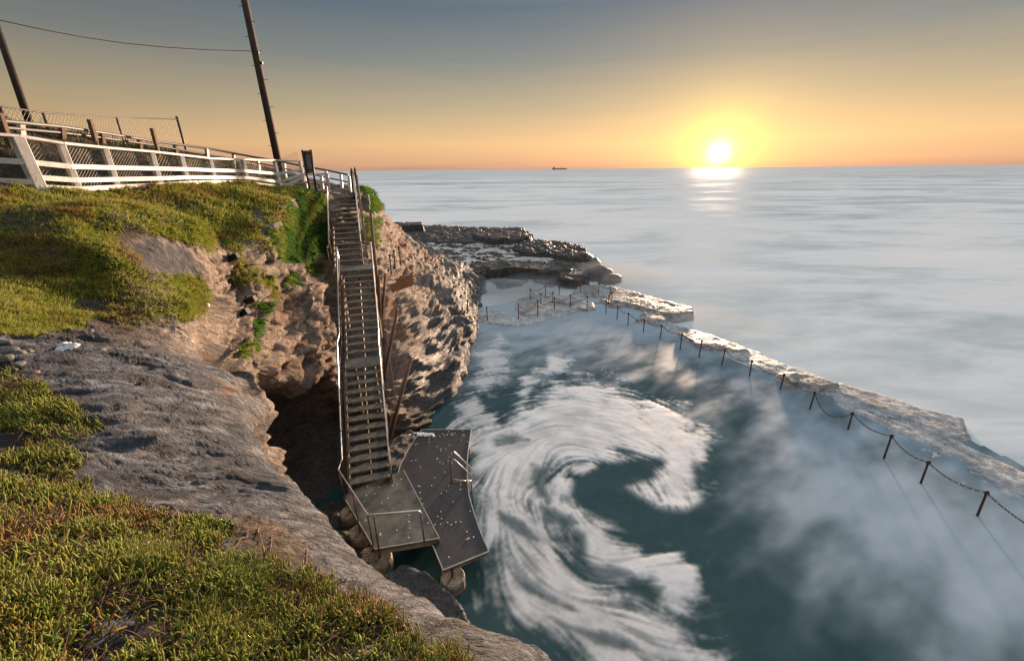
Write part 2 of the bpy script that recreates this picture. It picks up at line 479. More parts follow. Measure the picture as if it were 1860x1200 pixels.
# rim of the cliff (px, py, Y) and below it five points of the face down to the water
RIMC = [
    (('w', 2.2, -5, 6.8), [('w', 2.6, -5, 5), ('w', 2.6, -4.6, 3.5), ('w', 2.5, -4.4, 2), ('w', 2.5, -4, 1), ('w', 2.6, -4, -.3)]),
    (('w', 1.35, 0.3, 6.7), 'under'),
    ((1000, 1200, 1.27), 'under'),
    ((860, 1130, 1.34), 'under'),
    ((700, 1043, 1.66), 'under'),
    ((610, 975, 1.95), 'under'),
    ((530, 893, 2.3), 'under'),
    ((448, 800, 2.9), 'under'),
    ((432, 742, 3.4), 'under'),
    ((368, 672, 4.3), [(385, 690, 4.6), (405, 716, 5.2), ('w', -6.0, 6.6, 3.4), ('w', -6.4, 6.6, .7), ('w', -4.4, 6.2, .0)]),
    ((356, 590, 5.6), [(378, 630, 6.0), (412, 706, 6.6), ('w', -8.0, 7.9, 3.8), ('w', -7.4, 7.6, .7), ('w', -4.6, 7.4, .08)]),
    ((368, 520, 7.3), [(392, 580, 7.4), (450, 692, 7.6), ('w', -8.6, 9.1, 3.7), ('w', -7.6, 8.7, .7), ('w', -4.7, 8.4, .1)]),
    ((402, 455, 9.6), [(440, 545, 9.2), (500, 680, 8.8), ('w', -8.2, 10.4, 3.3), ('w', -7.3, 9.9, .7), ('w', -4.8, 9.3, .1)]),
    ((475, 437, 11.2), [(495, 530, 10.8), (545, 682, 10.2), ('w', -7.8, 11.4, 2.9), ('w', -7.0, 11.0, .7), ('w', -4.8, 10.2, .1)]),
    ((505, 395, 13.2), [(520, 490, 12.8), (575, 640, 12.0), ('w', -7.0, 12.3, 2.4), ('w', -6.6, 12.0, .8), ('w', -4.8, 11.0, .1)]),
    ((530, 362, 15.6), [(548, 470, 15.4), (585, 580, 14.2), (612, 700, 12.6), ('w', -5.9, 12.2, .9), ('w', -4.6, 11.5, .1)]),
    ((585, 350, 18.4), [(592, 450, 17.8), (605, 560, 16.2), (640, 690, 13.8), ('w', -4.9, 12.6, 1.0), ('w', -4.4, 11.9, .05)]),
    ((625, 348, 20.2), [(660, 450, 19.0), (690, 550, 17.3), (722, 650, 15.0), (745, 720, 13.6), (765, 772, 12.6)]),
    ((655, 342, 21.6), [(690, 440, 20.8), (735, 530, 19.4), (780, 610, 17.6), (815, 670, 16.4), (826, 704, 15.2)]),
    ((672, 346, 23.0), [(695, 430, 23.2), (752, 505, 22.0), (805, 565, 20.6), (834, 616, 19.0), (840, 652, 18.2)]),
    ((682, 352, 25.0), [(692, 405, 26.0), (748, 470, 25.2), (815, 530, 23.4), (848, 575, 21.4), (862, 602, 21.2)]),
    (('w', -9.4, 28.5, 7.2), [(696, 425, 28.5), (752, 465, 28), (830, 520, 26.4), (856, 558, 25.6), (866, 580, 25)]),
    (('w', -10.4, 33, 6.2), [('w', -9.2, 33, 4.4), ('w', -7.6, 33, 3), ('w', -5.6, 32.5, 1.8), ('w', -3.6, 31.5, .9), ('w', -2.2, 30.5, -.1)]),
    (('w', -13, 42, 3.2), [('w', -11.5, 42, 2.2), ('w', -10, 41.5, 1.5), ('w', -8, 41, 1.0), ('w', -6, 40, .6), ('w', -4, 39, -.1)]),
    (('w', -19, 52, 2.4), [('w', -17, 52, 1.8), ('w', -15, 52, 1.2), ('w', -13, 51, .9), ('w', -11, 50, .4), ('w', -9, 49, -.1)]),
]
def cp(c):
    return np.array(c[1:], float) if c[0] == 'w' else at(*c)
RIM = np.array([cp(r) for r, f in RIMC])
def tuck(c, k):
    # steep face falling away below the near edge, slightly undercut
    d = np.array([.55, .83])
    return [np.array([*(c[:2] - d * o), z]) for o, z in ((.03, c[2] - .45), (.22, 5.2), (.4, 3.4), (.45, 1.4), (.45, -.3))]
FACE = np.array([tuck(RIM[k], k) if f == 'under' else [cp(c) for c in f] for k, (r, f) in enumerate(RIMC)])           # (K, 5, 3)
ctrl = np.array([at(*c) for c in TOPC] + [np.array(c, float) for c in TOPW] + list(RIM))
def tps(r2):
    return np.where(r2 > 1e-12, .5 * r2 * np.log(np.maximum(r2, 1e-12)), 0)
nC = len(ctrl)
A = np.zeros((nC + 3, nC + 3))
r2 = ((ctrl[:, None, :2] - ctrl[None, :, :2]) ** 2).sum(-1)
A[:nC, :nC] = tps(r2) + np.eye(nC) * .03
A[:nC, nC] = 1; A[:nC, nC + 1:] = ctrl[:, :2]
A[nC, :nC] = 1; A[nC + 1:, :nC] = ctrl[:, :2].T
wts = np.linalg.solve(A, np.concatenate([ctrl[:, 2], np.zeros(3)]))
def top_h(XY):
    XY = np.asarray(XY, float).reshape(-1, 2)
    o = np.empty(len(XY))
    for k in range(0, len(XY), 60000):
        q = XY[k:k + 60000]
        r2 = ((q[:, None] - ctrl[None, :, :2]) ** 2).sum(-1)
        o[k:k + 60000] = tps(r2) @ wts[:nC] + wts[nC] + q @ wts[nC + 1:]
    return o
def ground(px, py, z0=7.5):
    """where the pixel's line of sight meets the top of the headland"""
    d = ray(px, py)
    s = np.linspace(.8, 60, 6000)
    P = np.array([0, 0, CAMZ]) + s[:, None] * d
    h = top_h(P[:, :2])
    k = np.argmax(P[:, 2] < h)
    return P[k]

sR = np.concatenate([[0], np.cumsum(np.linalg.norm(np.diff(RIM, axis=0), axis=1))])
s, us = 0.0, []
while s < sR[-1]:
    us.append(s)
    p = hermite(sR, RIM, np.array([s]))[0]
    s += max(.011, .0050 * np.linalg.norm(p - (0, 0, CAMZ))) if p[1] > -.5 else .08
us = np.array(us)
rim = hermite(sR, RIM, us)
rim[:, 2] = top_h(rim[:, :2])
face = hermite(sR, FACE, us)                                        # (nu,5,3)
nu = len(us)
# inland rows
tt, d = [0.0], .0
while d < 36:
    d += .016 + .011 * d
    tt.append(d)
tt = np.array(tt[1:])[::-1]
inl = np.stack([np.full(nu, -36.0), rim[:, 1] * 1.12 - .6], 1)
dirv = inl - rim[:, :2]
ln = np.linalg.norm(dirv, axis=1)
frac = tt[None, :] / 36.0
top_xy = rim[:, None, :2] + dirv[:, None, :] * (np.minimum(tt[None, :], 36) / 36.0)[:, :, None]
top_z = top_h(top_xy.reshape(-1, 2)).reshape(nu, -1)
top = np.concatenate([top_xy, top_z[:, :, None]], 2)
# face rows
pre = rim[:, :2] + dirv / ln[:, None] * .5
pre = np.concatenate([pre, top_h(pre)[:, None]], 1)
under = face[:, 4] + (face[:, 4] - face[:, 3]) * .3
under[:, 2] = -1.6
rows = np.concatenate([pre[None], rim[None], face.transpose(1, 0, 2), under[None]], 0)   # (8,nu,3)
lens = np.linalg.norm(np.diff(rows, axis=0), axis=2).mean(1)
tv = np.concatenate([[0], np.cumsum(lens)])
nvf = 300
tf = np.linspace(tv[1], tv[-1], nvf)
fr = hermite(tv, rows, tf).transpose(1, 0, 2)
ALL = np.concatenate([top, fr], 1)
nv = ALL.shape[1]
ntop = top.shape[1]
isface = np.zeros((nu, nv)); isface[:, ntop:] = np.linspace(0, 1, nvf)[None, :]
fdist = np.zeros((nu, nv))
fdist[:, ntop:] = (tf - tv[1])[None, :]
fdist[:, :ntop] = -(tt / 36.0)[None, :] * ln[:, None]
V0 = ALL.reshape(-1, 3)
FD = fdist.ravel()
PX, DEP = project(V0)
front = (V0[:, 1] > .4) & (DEP > .3)

def norms(G):
    du = np.gradient(G, axis=0); dv = np.gradient(G, axis=1)
    n = np.cross(du, dv)
    n /= np.maximum(np.linalg.norm(n, axis=2, keepdims=True), 1e-9)
    return n
NRM = norms(ALL)
if NRM[nu // 2, ntop // 2, 2] < 0: NRM = -NRM
FLIP = norms(ALL)[nu // 2, ntop // 2, 2] < 0
Nf = NRM.reshape(-1, 3)

# where grass grows (outlines in the photograph, carried onto the ground)
def poly_mask(poly, soft=8, jit=10, cond=None):
    m = np.zeros(len(V0))
    ok = front if cond is None else front & cond
    q = PX[ok]
    d = sdpoly(q, poly)
    d = d + jit * fbm(V0[ok] * np.array([1, 1, 1]), 3, 3.0) + jit * .5 * fbm(V0[ok], 2, 14.0)
    m[ok] = ss(-soft, soft, d)
    return m
near = V0[:, 1] < 4.0
onto = FD < .35
G_NEAR = [(-200, 858), (60, 848), (130, 875), (165, 905), (230, 925), (300, 955), (368, 948), (420, 1005), (470, 1052), (560, 1045), (640, 1085), (720, 1130), (815, 1175), (850, 1215), (850, 1500), (-400, 1500)]
G_MID = [(-200, 640), (20, 668), (40, 688), (95, 730), (170, 772), (165, 795), (90, 802), (0, 785), (-200, 800)]
G_LINE = [(35, 800), (110, 820), (140, 845), (70, 840)]
G_TOP = [(-300, 352), (80, 346), (200, 346), (330, 334), (450, 330), (520, 338), (540, 350), (522, 372), (520, 398), (480, 396), (455, 372), (468, 410), (488, 452),
         (455, 448), (436, 440), (450, 470), (480, 500), (497, 532), (470, 525), (440, 505), (420, 465), (395, 432), (372, 448), (340, 440), (290, 424), (235, 416), (180, 428),
         (245, 462), (262, 500), (330, 506), (360, 510), (372, 556), (335, 582), (240, 592), (165, 575), (150, 600), (60, 612), (-300, 600)]
G_MOSS = [(522, 372), (560, 376), (592, 402), (592, 470), (560, 452), (556, 474), (528, 478), (500, 462), (484, 424), (510, 412)]
G_REC = [(530, 346), (588, 350), (588, 392), (545, 372)]
G_SPUR = [(652, 338), (672, 345), (686, 365), (680, 385), (664, 372)]
G_SPUR2 = [(658, 388), (684, 396), (684, 450), (662, 440)]
G_SMALL = [[(425, 622), (440, 628), (434, 642), (418, 640)], [(466, 546), (482, 552), (480, 566), (466, 560)], [(455, 610), (475, 615), (470, 632), (452, 626)],
           [(516, 500), (535, 505), (535, 518), (516, 514)], [(460, 585), (482, 575), (478, 598), (462, 604)], [(562, 478), (576, 482), (572, 494), (560, 490)]]
D1 = [(-300, 376), (60, 372), (120, 390), (95, 425), (-300, 432)]
D2 = [(118, 548), (190, 535), (262, 532), (205, 556), (135, 570)]
D3 = [(80, 1160), (170, 1110), (270, 1120), (250, 1165), (120, 1220)]
g_near = np.maximum.reduce([poly_mask(G_NEAR, 14, 26, near & onto), poly_mask(G_MID, 8, 16, near & onto), .8 * poly_mask(G_LINE, 8, 16, near & onto)])
g_near *= 1 - .85 * poly_mask(D3, 30, 40, near & onto)
far_ = V0[:, 1] > 3.2
g_top = poly_mask(G_TOP, 6, 12, far_)
g_top *= 1 - .8 * poly_mask(D1, 14, 16, far_); g_top *= 1 - .9 * poly_mask(D2, 8, 10, far_)
g_top *= .30 + .70 * ss(-.40, .05, fbm(V0, 4, 1.25, gain=.6, off=71))
g_moss = np.maximum(poly_mask(G_MOSS, 6, 9, V0[:, 1] > 10), poly_mask(G_REC, 5, 6, V0[:, 1] > 10))
g_spur = np.maximum(poly_mask(G_SPUR, 4, 5, V0[:, 1] > 18), .7 * poly_mask(G_SPUR2, 4, 7, V0[:, 1] > 17))
for q in G_SMALL:
    g_spur = np.maximum(g_spur, poly_mask(q, 4, 5, V0[:, 1] > 3.2))
beyond = ((FD < -.4) & (~front | (PX[:, 0] < -150) | (PX[:, 1] < 345))) * ss(-.25, .15, fbm(V0, 3, .7))
beyond *= ~(front & (V0[:, 1] < 4) & (PX[:, 0] > -300))
g_hill = beyond * .55
GR = np.clip(np.maximum.reduce([g_near, g_top, g_moss, g_spur, g_hill]), 0, 1)

# ---- relief
facew = ss(-.1, .8, FD)
topw = 1 - facew
rimw = ss(-1.2, .5, FD)
soft = 1 - .75 * ss(.2, .8, GR)
stra = V0.copy()
warp = fbm(V0, 3, .35)
zc = V0[:, 2] + .25 * warp + .14 * V0[:, 0] + .05 * V0[:, 1]
lay = np.stack([V0[:, 0] * .22, V0[:, 1] * .22, zc * 2.6], 1)
lay2 = np.stack([V0[:, 0] * .6, V0[:, 1] * .6, zc * 8.0], 1)
step = np.floor(zc * 3.2); fs = zc * 3.2 - step
hsh = np.sin(step * 12.9898 + 4.1) * 43758.5453
hsh = hsh - np.floor(hsh)
hs2 = np.sin((step + 1) * 12.9898 + 4.1) * 43758.5453
hs2 = hs2 - np.floor(hs2)
ledge = hsh + (hs2 - hsh) * ss(.75, 1.0, fs)
sc_ = np.clip(DEP / 12.0, .35, 1.4)
along = V0[:, 1] * .9 - V0[:, 0] * .45 + .5 * fbm(V0, 2, .5, off=91)
def hsh2(a, b):
    v = np.sin(a * 12.9898 + b * 78.233) * 43758.5453
    return v - np.floor(v)
def blocky(sz, sl, sharp=.82, seed=0.0):
    r_ = zc * sz; ri = np.floor(r_); rf = ss(sharp, 1, r_ - ri)
    o = 0
    for k in (0, 1):
        c_ = along * sl + hsh2(ri + k, seed + 1.7) * 9; ci = np.floor(c_); cf = ss(sharp, 1, c_ - ci)
        v = hsh2(ri + k, ci + seed) * (1 - cf) + hsh2(ri + k, ci + 1 + seed) * cf
        o = o + v * (rf if k else 1 - rf)
    return o - .5
disp = facew * soft * (.26 + .14 * ss(11.5, 14.5, V0[:, 1])) * (blocky(.8, .30, .78, 21.0) + .7 * blocky(1.9, .5, .8, 33.0) + .5 * blocky(4.2, .6, .8, 51.0)) + facew * soft * (.34 * blocky(2.6, .75, .8, 3.0) + .16 * blocky(7.0, 2.1, .78, 8.0)) + facew * soft * (.30 * fbm(V0, 3, .5) + .16 * fbm(lay, 4) + .14 * fbm(lay2, 4) + .16 * (ledge - .5) + .05 * ridge(V0, 4, 1.6) + .055 * fbm(V0, 4, 3.6, gain=.6) + .03 * ridge(V0, 3, 2.6, off=8))
wet_side = ss(11.5, 14.5, V0[:, 1]) * facew
blocks = ridge(np.stack([V0[:, 0] * .9, V0[:, 1] * .9, zc * 2.2], 1), 3, 1.0, 3.3)
disp += wet_side * .10 * blocks * ss(-.2, .5, fbm(V0, 2, .8, off=61))
disp *= 1 - .32 * wet_side
# rounded, finely layered slab in front
sl = topw * soft * ss(6.5, 4.2, V0[:, 1])
ca, sa = math.cos(R(33)), math.sin(R(33))
xr = V0[:, 0] * ca + V0[:, 1] * sa; yr = -V0[:, 0] * sa + V0[:, 1] * ca
wv = fbm(V0, 3, .9)
fol = np.stack([xr * .55, yr * 3.6 + wv * .9, V0[:, 2] * 2.0], 1)
fol2 = np.stack([xr * 1.3, yr * 13 + wv * 3, V0[:, 2] * 6.0], 1)
disp += sl * (.05 * fbm(V0, 2, .9) + .050 * fbm(fol, 3) + .030 * fbm(fol2, 4, gain=.6) + .022 * ridge(fol2, 3, .6) + .004 * fbm(V0, 2, 20.0))
ck = 1 - np.abs(pn(fol * np.array([.7, .5, .7]) + 17.3)) * 9
ck2 = 1 - np.abs(pn(fol * np.array([1.6, .9, 1]) + 47.3)) * 7
crack = np.maximum(np.clip(ck, 0, 1), .6 * np.clip(ck2, 0, 1)) * ss(-.1, .3, fbm(V0, 2, 1.1, off=37))
disp -= sl * .035 * crack
nearface = facew * ss(5.5, 4.0, V0[:, 1])
disp -= nearface * .3 * (.42 * fbm(V0, 4, .55))
disp += nearface * (.05 * ridge(fol, 3) + .02 * ridge(fol2, 3))
tm = topw * ss(3.6, 5.5, V0[:, 1])
disp += tm * (.10 * fbm(V0, 4, .8) + .03 * fbm(V0, 3, 4.0))
disp += topw * ss(.15, .7, GR) * (.02 * fbm(V0, 3, 7.0) + .03 * fbm(V0, 2, 2.5))
damp = 1 - .5 * np.exp(-(FD / .5) ** 2) * (V0[:, 1] < 5)
V1 = V0 + Nf * (disp * damp)[:, None]

# ---- colours of the ground
def mixc(c, d, f):
    return c * (1 - f[:, None]) + np.asarray(d, float)[None] * f[:, None]
nA = fbm(V0, 4, .7, off=31.0); nB = fbm(V0, 4, 2.3, off=7.0); nL = fbm(lay2, 3, 1, off=3.0); nI = fbm(V0, 3, .45, off=77)
col = np.tile(np.array([.36, .285, .23]), (len(V0), 1))               # sandstone face
col = mixc(col, (.50, .41, .345), ss(0, .6, nB))
col = mixc(col, (.15, .125, .108), .8 * ss(.0, .45, nL))
col = mixc(col, (.33, .15, .065), .8 * ss(.15, .55, nI) * ss(6.5, 4.0, V0[:, 2]))
slabm = ss(5.2, 4.2, V0[:, 1]) * ss(1.4, .2, FD)
cs = np.tile(np.array([.062, .076, .104]), (len(V0), 1))
cs = mixc(cs, (.100, .115, .145), ss(-.1, .6, fbm(fol, 3, 1, off=5)))
cs = mixc(cs, (.25, .27, .315), .9 * ss(.05, .5, fbm(fol2, 4, .8, off=15)))
cs = mixc(cs, (.022, .025, .034), .9 * ss(0, .45, fbm(fol2, 4, 1, off=9)))
cs = mixc(cs, (.16, .12, .10), .3 * ss(.1, .6, nB) * ss(-.6, .2, FD))
col = col * (1 - slabm[:, None]) + cs * slabm[:, None]
bank = topw * ss(0, 1, ((FD < -2.5) & ((PX[:, 1] < 338) | ~front)) * 1.0)
patch = poly_mask([(235, 428), (300, 440), (350, 452), (365, 490), (330, 505), (262, 500), (240, 470)], 6, 10, far_)
col = mixc(col, (.105, .103, .11), patch)
# soil on the flat top
soil = topw * ss(-.25, -.9, FD) * ss(3.6, 4.8, V0[:, 1]) * (1 - patch)
soil_near = np.maximum(poly_mask([(-300, 790), (60, 790), (110, 830), (150, 860), (90, 880), (-300, 870)], 10, 16, near), poly_mask([(370, 950), (450, 945), (540, 985), (600, 1060), (520, 1060), (430, 1010)], 14, 18, near & onto))
cso = np.tile(np.array([.085, .056, .036]), (len(V0), 1))
cso = mixc(cso, (.14, .102, .07), ss(-.1, .5, nB))
fs_ = np.clip(np.maximum(soil, soil_near), 0, 1)
col = col * (1 - fs_[:, None]) + cso * fs_[:, None]
col = mixc(col, (.038, .028, .018), .9 * bank)
# ground under the grass
col = mixc(col, (.075, .062, .026), .92 * GR)
col = mixc(col, (.04, .075, .015), .8 * np.clip(g_moss, 0, 1))
# wet dark foot of the cliff
wetf = ss(2.6, .3, V0[:, 2] + .5 * nA) * facew
shore = ss(12, 14, V0[:, 1]) * facew * ss(3.4, 1.2, V0[:, 2] + .7 * nA)
col = mixc(col, (.20, .21, .235), .75 * np.clip(shore, 0, 1))
cove_shade = ss(13.2, 11.2, V0[:, 1]) * ss(3.9, 4.4, V0[:, 1]) * facew * ss(3.9, 3.0, V0[:, 2] + .4 * nA)
col = mixc(col, (.105, .10, .092), .8 * cove_shade)  # cave shade painted in: rock below the overhang gets a darker colour
col = mixc(col, (.06, .06, .055), .6 * wetf)
lip = poly_mask([(375, 640), (430, 690), (520, 640), (560, 600), (600, 640), (640, 690), (560, 700), (480, 690), (410, 720), (380, 690)], 8, 14, far_ & (V0[:, 2] > 2.6))
col = mixc(col, (.30, .14, .07), .55 * lip * ss(-.3, .3, nB))
wet = np.clip(.35 * wetf + .55 * shore * ss(-.4, .3, nB) + .5 * slabm, 0, 1)
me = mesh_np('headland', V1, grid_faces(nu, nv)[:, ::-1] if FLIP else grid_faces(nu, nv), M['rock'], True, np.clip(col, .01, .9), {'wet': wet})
tag(link('headland_terrain', me), 'grassy headland of layered rock falling to the sea pool', kind='structure')
V1G = V1.reshape(nu, nv, 3)
NRM2 = norms(V1G)
if FLIP: NRM2 = -NRM2
NRM2 = NRM2.reshape(-1, 3)

# ------------------------------------------------------------------ grass
cell = np.zeros((nu, nv))
e1 = np.zeros((nu, nv)); e2 = np.zeros((nu, nv))
e1[:-1] = np.linalg.norm(np.diff(V1G, axis=0), axis=2); e2[:, :-1] = np.linalg.norm(np.diff(V1G, axis=1), axis=2)
AREA = (e1 * e2).ravel()
def scatter(mask, n, size_bias=None):
    pr = AREA * mask * (size_bias if size_bias is not None else 1)
    pr = pr / pr.sum()
    idx = rng.choice(len(V1), n, p=pr)
    iu, iv = idx // nv, idx % nv
    iu2, iv2 = np.minimum(iu + 1, nu - 1), np.minimum(iv + 1, nv - 1)
    a = rng.random((n, 1)); b = rng.random((n, 1))
    P = (V1G[iu, iv] * (1 - a) + V1G[iu2, iv] * a) * (1 - b) + (V1G[iu, iv2] * (1 - a) + V1G[iu2, iv2] * a) * b
    return P, NRM2[idx], idx
INVIEW = front & (PX[:, 0] > -80) & (PX[:, 0] < 1940) & (PX[:, 1] < 1290) & (PX[:, 1] > -50)
def orth(D):
    a = np.cross(D, rng.normal(size=D.shape))
    a /= np.linalg.norm(a, axis=1)[:, None]
    return a, np.cross(D, a)
def stalks(P, D, h, r, bend, cols, nside=4, prof=((0, .75), (.45, 1.0), (.85, .95), (1.0, .35)), tip=None):
    """tapered round stalks: all of them in one mesh"""
    n = len(P)
    a, b = orth(D)
    rings = []
    for t, k in prof:
        c = P + D * (h * t)[:, None] + bend * ((t * t) * h)[:, None]
        ring = [c + (a * math.cos(2 * math.pi * j / nside) + b * math.sin(2 * math.pi * j / nside)) * (r * k)[:, None] for j in range(nside)]
        rings.append(np.stack(ring, 1))
    Vv = np.stack(rings, 1).reshape(-1, 3)                            # n, R, nside
    nr = len(prof)
    base = (np.arange(n) * nr * nside)[:, None, None, None]
    k = np.arange(nr - 1)[None, :, None]; j = np.arange(nside)[None, None, :]
    q = np.stack(np.broadcast_arrays(k * nside + j, k * nside + (j + 1) % nside, (k + 1) * nside + (j + 1) % nside, (k + 1) * nside + j), -1)
    F = (base + q).reshape(-1, 4)
    capf = (np.arange(n) * nr * nside)[:, None] + (nr - 1) * nside + np.arange(4)[None, :] if nside == 4 else None
    if capf is not None: F = np.concatenate([F, capf])
    shade = np.array([t for t, k_ in prof])
    cc = cols[:, None, :] * np.ones((1, nr, 1))
    if tip is not None:
        cc = cc * (1 - shade[None, :, None] ** 2) + tip[:, None, :] * shade[None, :, None] ** 2
    C = np.repeat(cc.reshape(-1, 3), nside, 0)
    return Vv, F, C
def blades(P, D, h, wd, bend, cols, tip):
    n = len(P)
    a, _ = orth(D)
    V, C = [], []
    for t, k in ((0, 1.0), (.55, .75), (1.0, .12)):
        c = P + D * (h * t)[:, None] + bend * ((t ** 2) * h)[:, None]
        V.append(np.stack([c - a * (wd * k)[:, None], c + a * (wd * k)[:, None]], 1))
        C.append(np.repeat((cols * (1 - t) + tip * t)[:, None], 2, 1))
    Vv = np.stack(V, 1).reshape(-1, 3); Cc = np.stack(C, 1).reshape(-1, 3)
    b = (np.arange(n) * 6)[:, None, None]
    F = (b + np.array([[0, 1, 3, 2], [2, 3, 5, 4]])[None]).reshape(-1, 4)
    return Vv, F, Cc
def pick(pal, n, P, sc=2.0, seed=0.0):
    """palette colour per stalk with patches"""
    pal = np.asarray(pal, float)
    k = np.clip((fbm(P, 3, sc, off=seed) * .9 + .5 + rng.normal(0, .22, n)) * len(pal), 0, len(pal) - 1e-3).astype(int)
    c = pal[k] * (1 + rng.normal(0, .16, (n, 1)))
    return np.clip(c, .004, .6)
def join(parts):
    V, F, C, o = [], [], [], 0
    for v, f, c in parts:
        V.append(v); F.append(f + o); C.append(c); o += len(v)
    return np.concatenate(V), np.concatenate(F), np.concatenate(C)
def unit(a):
    return a / np.maximum(np.linalg.norm(a, axis=1), 1e-9)[:, None]

# near samphire: stubby upright stems
n = 34000
dens = g_near * (.10 + ss(-.30, .22, fbm(V0, 4, 3.0, off=3)) * 1.0) * INVIEW
P, Nn, ix = scatter(dens, n, 1 / np.maximum(DEP, .8) ** 1.1)
D = unit(Nn * .5 + np.array([0, 0, .9]) + rng.normal(0, .33, (n, 3)))
h = rng.uniform(.020, .054, n) * (1 + .35 * fbm(P, 2, 5.0)); r = rng.uniform(.0026, .0046, n)
PAL = [(.23, .14, .035), (.23, .20, .035), (.18, .215, .03), (.13, .19, .022), (.21, .25, .035), (.26, .27, .04)]
c0 = pick(PAL, n, P, 2.2); tp = np.clip(c0 * 1.15 + np.array([.025, .02, 0]), 0, .4)
parts = [stalks(P, D, h, r, rng.normal(0, .28, (n, 3)), c0 * .8, 4, tip=tp)]
# dead curling stems between them
n = 9000
P, Nn, ix = scatter(np.clip(dens + .15 * g_near * INVIEW, 0, 2), n, 1 / np.maximum(DEP, .8) ** 1.2)
D = unit(Nn * .25 + rng.normal(0, .8, (n, 3)) * np.array([1, 1, .35]))
h = rng.uniform(.03, .10, n)
parts.append(stalks(P + Nn * .006, D, h, rng.uniform(.0008, .0016, n), rng.normal(0, .6, (n, 3)) * np.array([1, 1, .25]), pick([(.10, .045, .022), (.19, .105, .055), (.26, .17, .09), (.15, .06, .03)], n, P, 6), 3,
                    ((0, 1), (.3, 1), (.65, .8), (1, .4))))
v, f, c = join(parts[:1])
o = link('samphire_grass', mesh_np('samphire', v, f, M['succulent'], True, c)); tag(o, 'yellow green samphire with stubby upright stems in the nearest corner', 'ground cover', kind='stuff')
v, f, c = parts[1]
o = link('dry_stems', mesh_np('dry_stems', v, f, M['twig'], True, c)); tag(o, 'brown dead stems curling between the samphire tufts', 'dead stems', kind='stuff')
# long thin green blades here and there
n = 2600
P, Nn, ix = scatter(dens * ss(0, .5, fbm(V0, 2, 2.0, off=55)), n, 1 / np.maximum(DEP, .8))
D = unit(Nn * .4 + np.array([0, 0, .6]) + rng.normal(0, .45, (n, 3)))
v, f, c = blades(P, D, rng.uniform(.04, .10, n), rng.uniform(.0012, .0024, n), rng.normal(0, .5, (n, 3)), pick([(.04, .085, .02), (.09, .13, .03)], n, P), pick([(.08, .13, .03), (.16, .17, .04)], n, P))
o = link('long_grass', mesh_np('long_grass', v, f, M['leaf'], True, c)); tag(o, 'thin long grass blades standing out of the samphire', 'grass', kind='stuff')

# turf of the headland
n = 125000
mid = g_top * INVIEW
P, Nn, ix = scatter(mid, n, 1 / np.maximum(DEP, 2) ** 1.3)
steep = 1 - np.clip(Nn[:, 2], 0, 1)
down = unit(np.array([0, 0, -1.0]) - Nn * (-Nn[:, 2:3]))
D = unit(Nn * .55 + np.array([0, 0, .75]) * (1 - steep)[:, None] + down * (steep * .9)[:, None] + rng.normal(0, .4, (n, 3)))
dd = DEP[ix]
h = rng.uniform(.026, .066, n) * (1 + .9 * steep) * np.clip(dd / 7, .75, 1.7); wd = rng.uniform(.004, .008, n) * np.clip(dd / 6, .8, 2.2)
PALT = [(.24, .15, .04), (.26, .205, .04), (.24, .25, .035), (.15, .205, .026), (.28, .30, .042), (.33, .32, .055)]
c0 = pick(PALT, n, P, 1.1, 4.0); sf = ss(.15, .5, steep)[:, None]
c0 = c0 * (1 - .55 * sf) + np.array([.15, .19, .018]) * .55 * sf
v, f, c = blades(P, D, h, wd, down * .5 * steep[:, None] + rng.normal(0, .3, (n, 3)), c0 * .85, np.clip(c0 * 1.25, 0, .3))
o = link('headland_grass', mesh_np('headland_grass', v, f, M['leaf'], True, c)); tag(o, 'yellow green turf covering the headland below the white fence', 'grass', kind='stuff')
# hanging grass and moss on the cliff
n = 42000
P, Nn, ix = scatter(np.maximum(g_moss, .9 * g_spur) * INVIEW, n, 1 / np.maximum(DEP, 2))
steep = 1 - np.clip(Nn[:, 2], 0, 1)
down = unit(np.array([0, 0, -1.0]) - Nn * (-Nn[:, 2:3]))
D = unit(Nn * .6 + down * .5 + rng.normal(0, .35, (n, 3)))
c0 = pick([(.045, .12, .015), (.065, .15, .018), (.11, .17, .02), (.16, .18, .03)], n, P, .8, 9.0)
v, f, c = blades(P, D, rng.uniform(.08, .2, n), rng.uniform(.009, .018, n), down * .5 + rng.normal(0, .2, (n, 3)), c0 * .85, c0 * 1.25)
o = link('cliff_grass', mesh_np('cliff_grass', v, f, M['leaf'], True, c)); tag(o, 'bright green grass and moss hanging in the recess behind the stairs', 'grass', kind='stuff')
# scrub on the bank behind the fence
n = 40000
P, Nn, ix = scatter(bank * INVIEW, n)
D = unit(np.array([0, 0, 1.0]) + rng.normal(0, .5, (n, 3)))
c0 = pick([(.05, .04, .02), (.07, .065, .02), (.05, .07, .02)], n, P, .8, 9.0)
v, f, c = blades(P, D, rng.uniform(.06, .20, n), rng.uniform(.010, .020, n), rng.normal(0, .3, (n, 3)), c0 * .85, c0 * 1.2)
o = link('bank_grass', mesh_np('bank_grass', v, f, M['leaf'], True, c)); tag(o, 'dull brown scrub on the bank behind the white fence', 'scrub', kind='stuff')

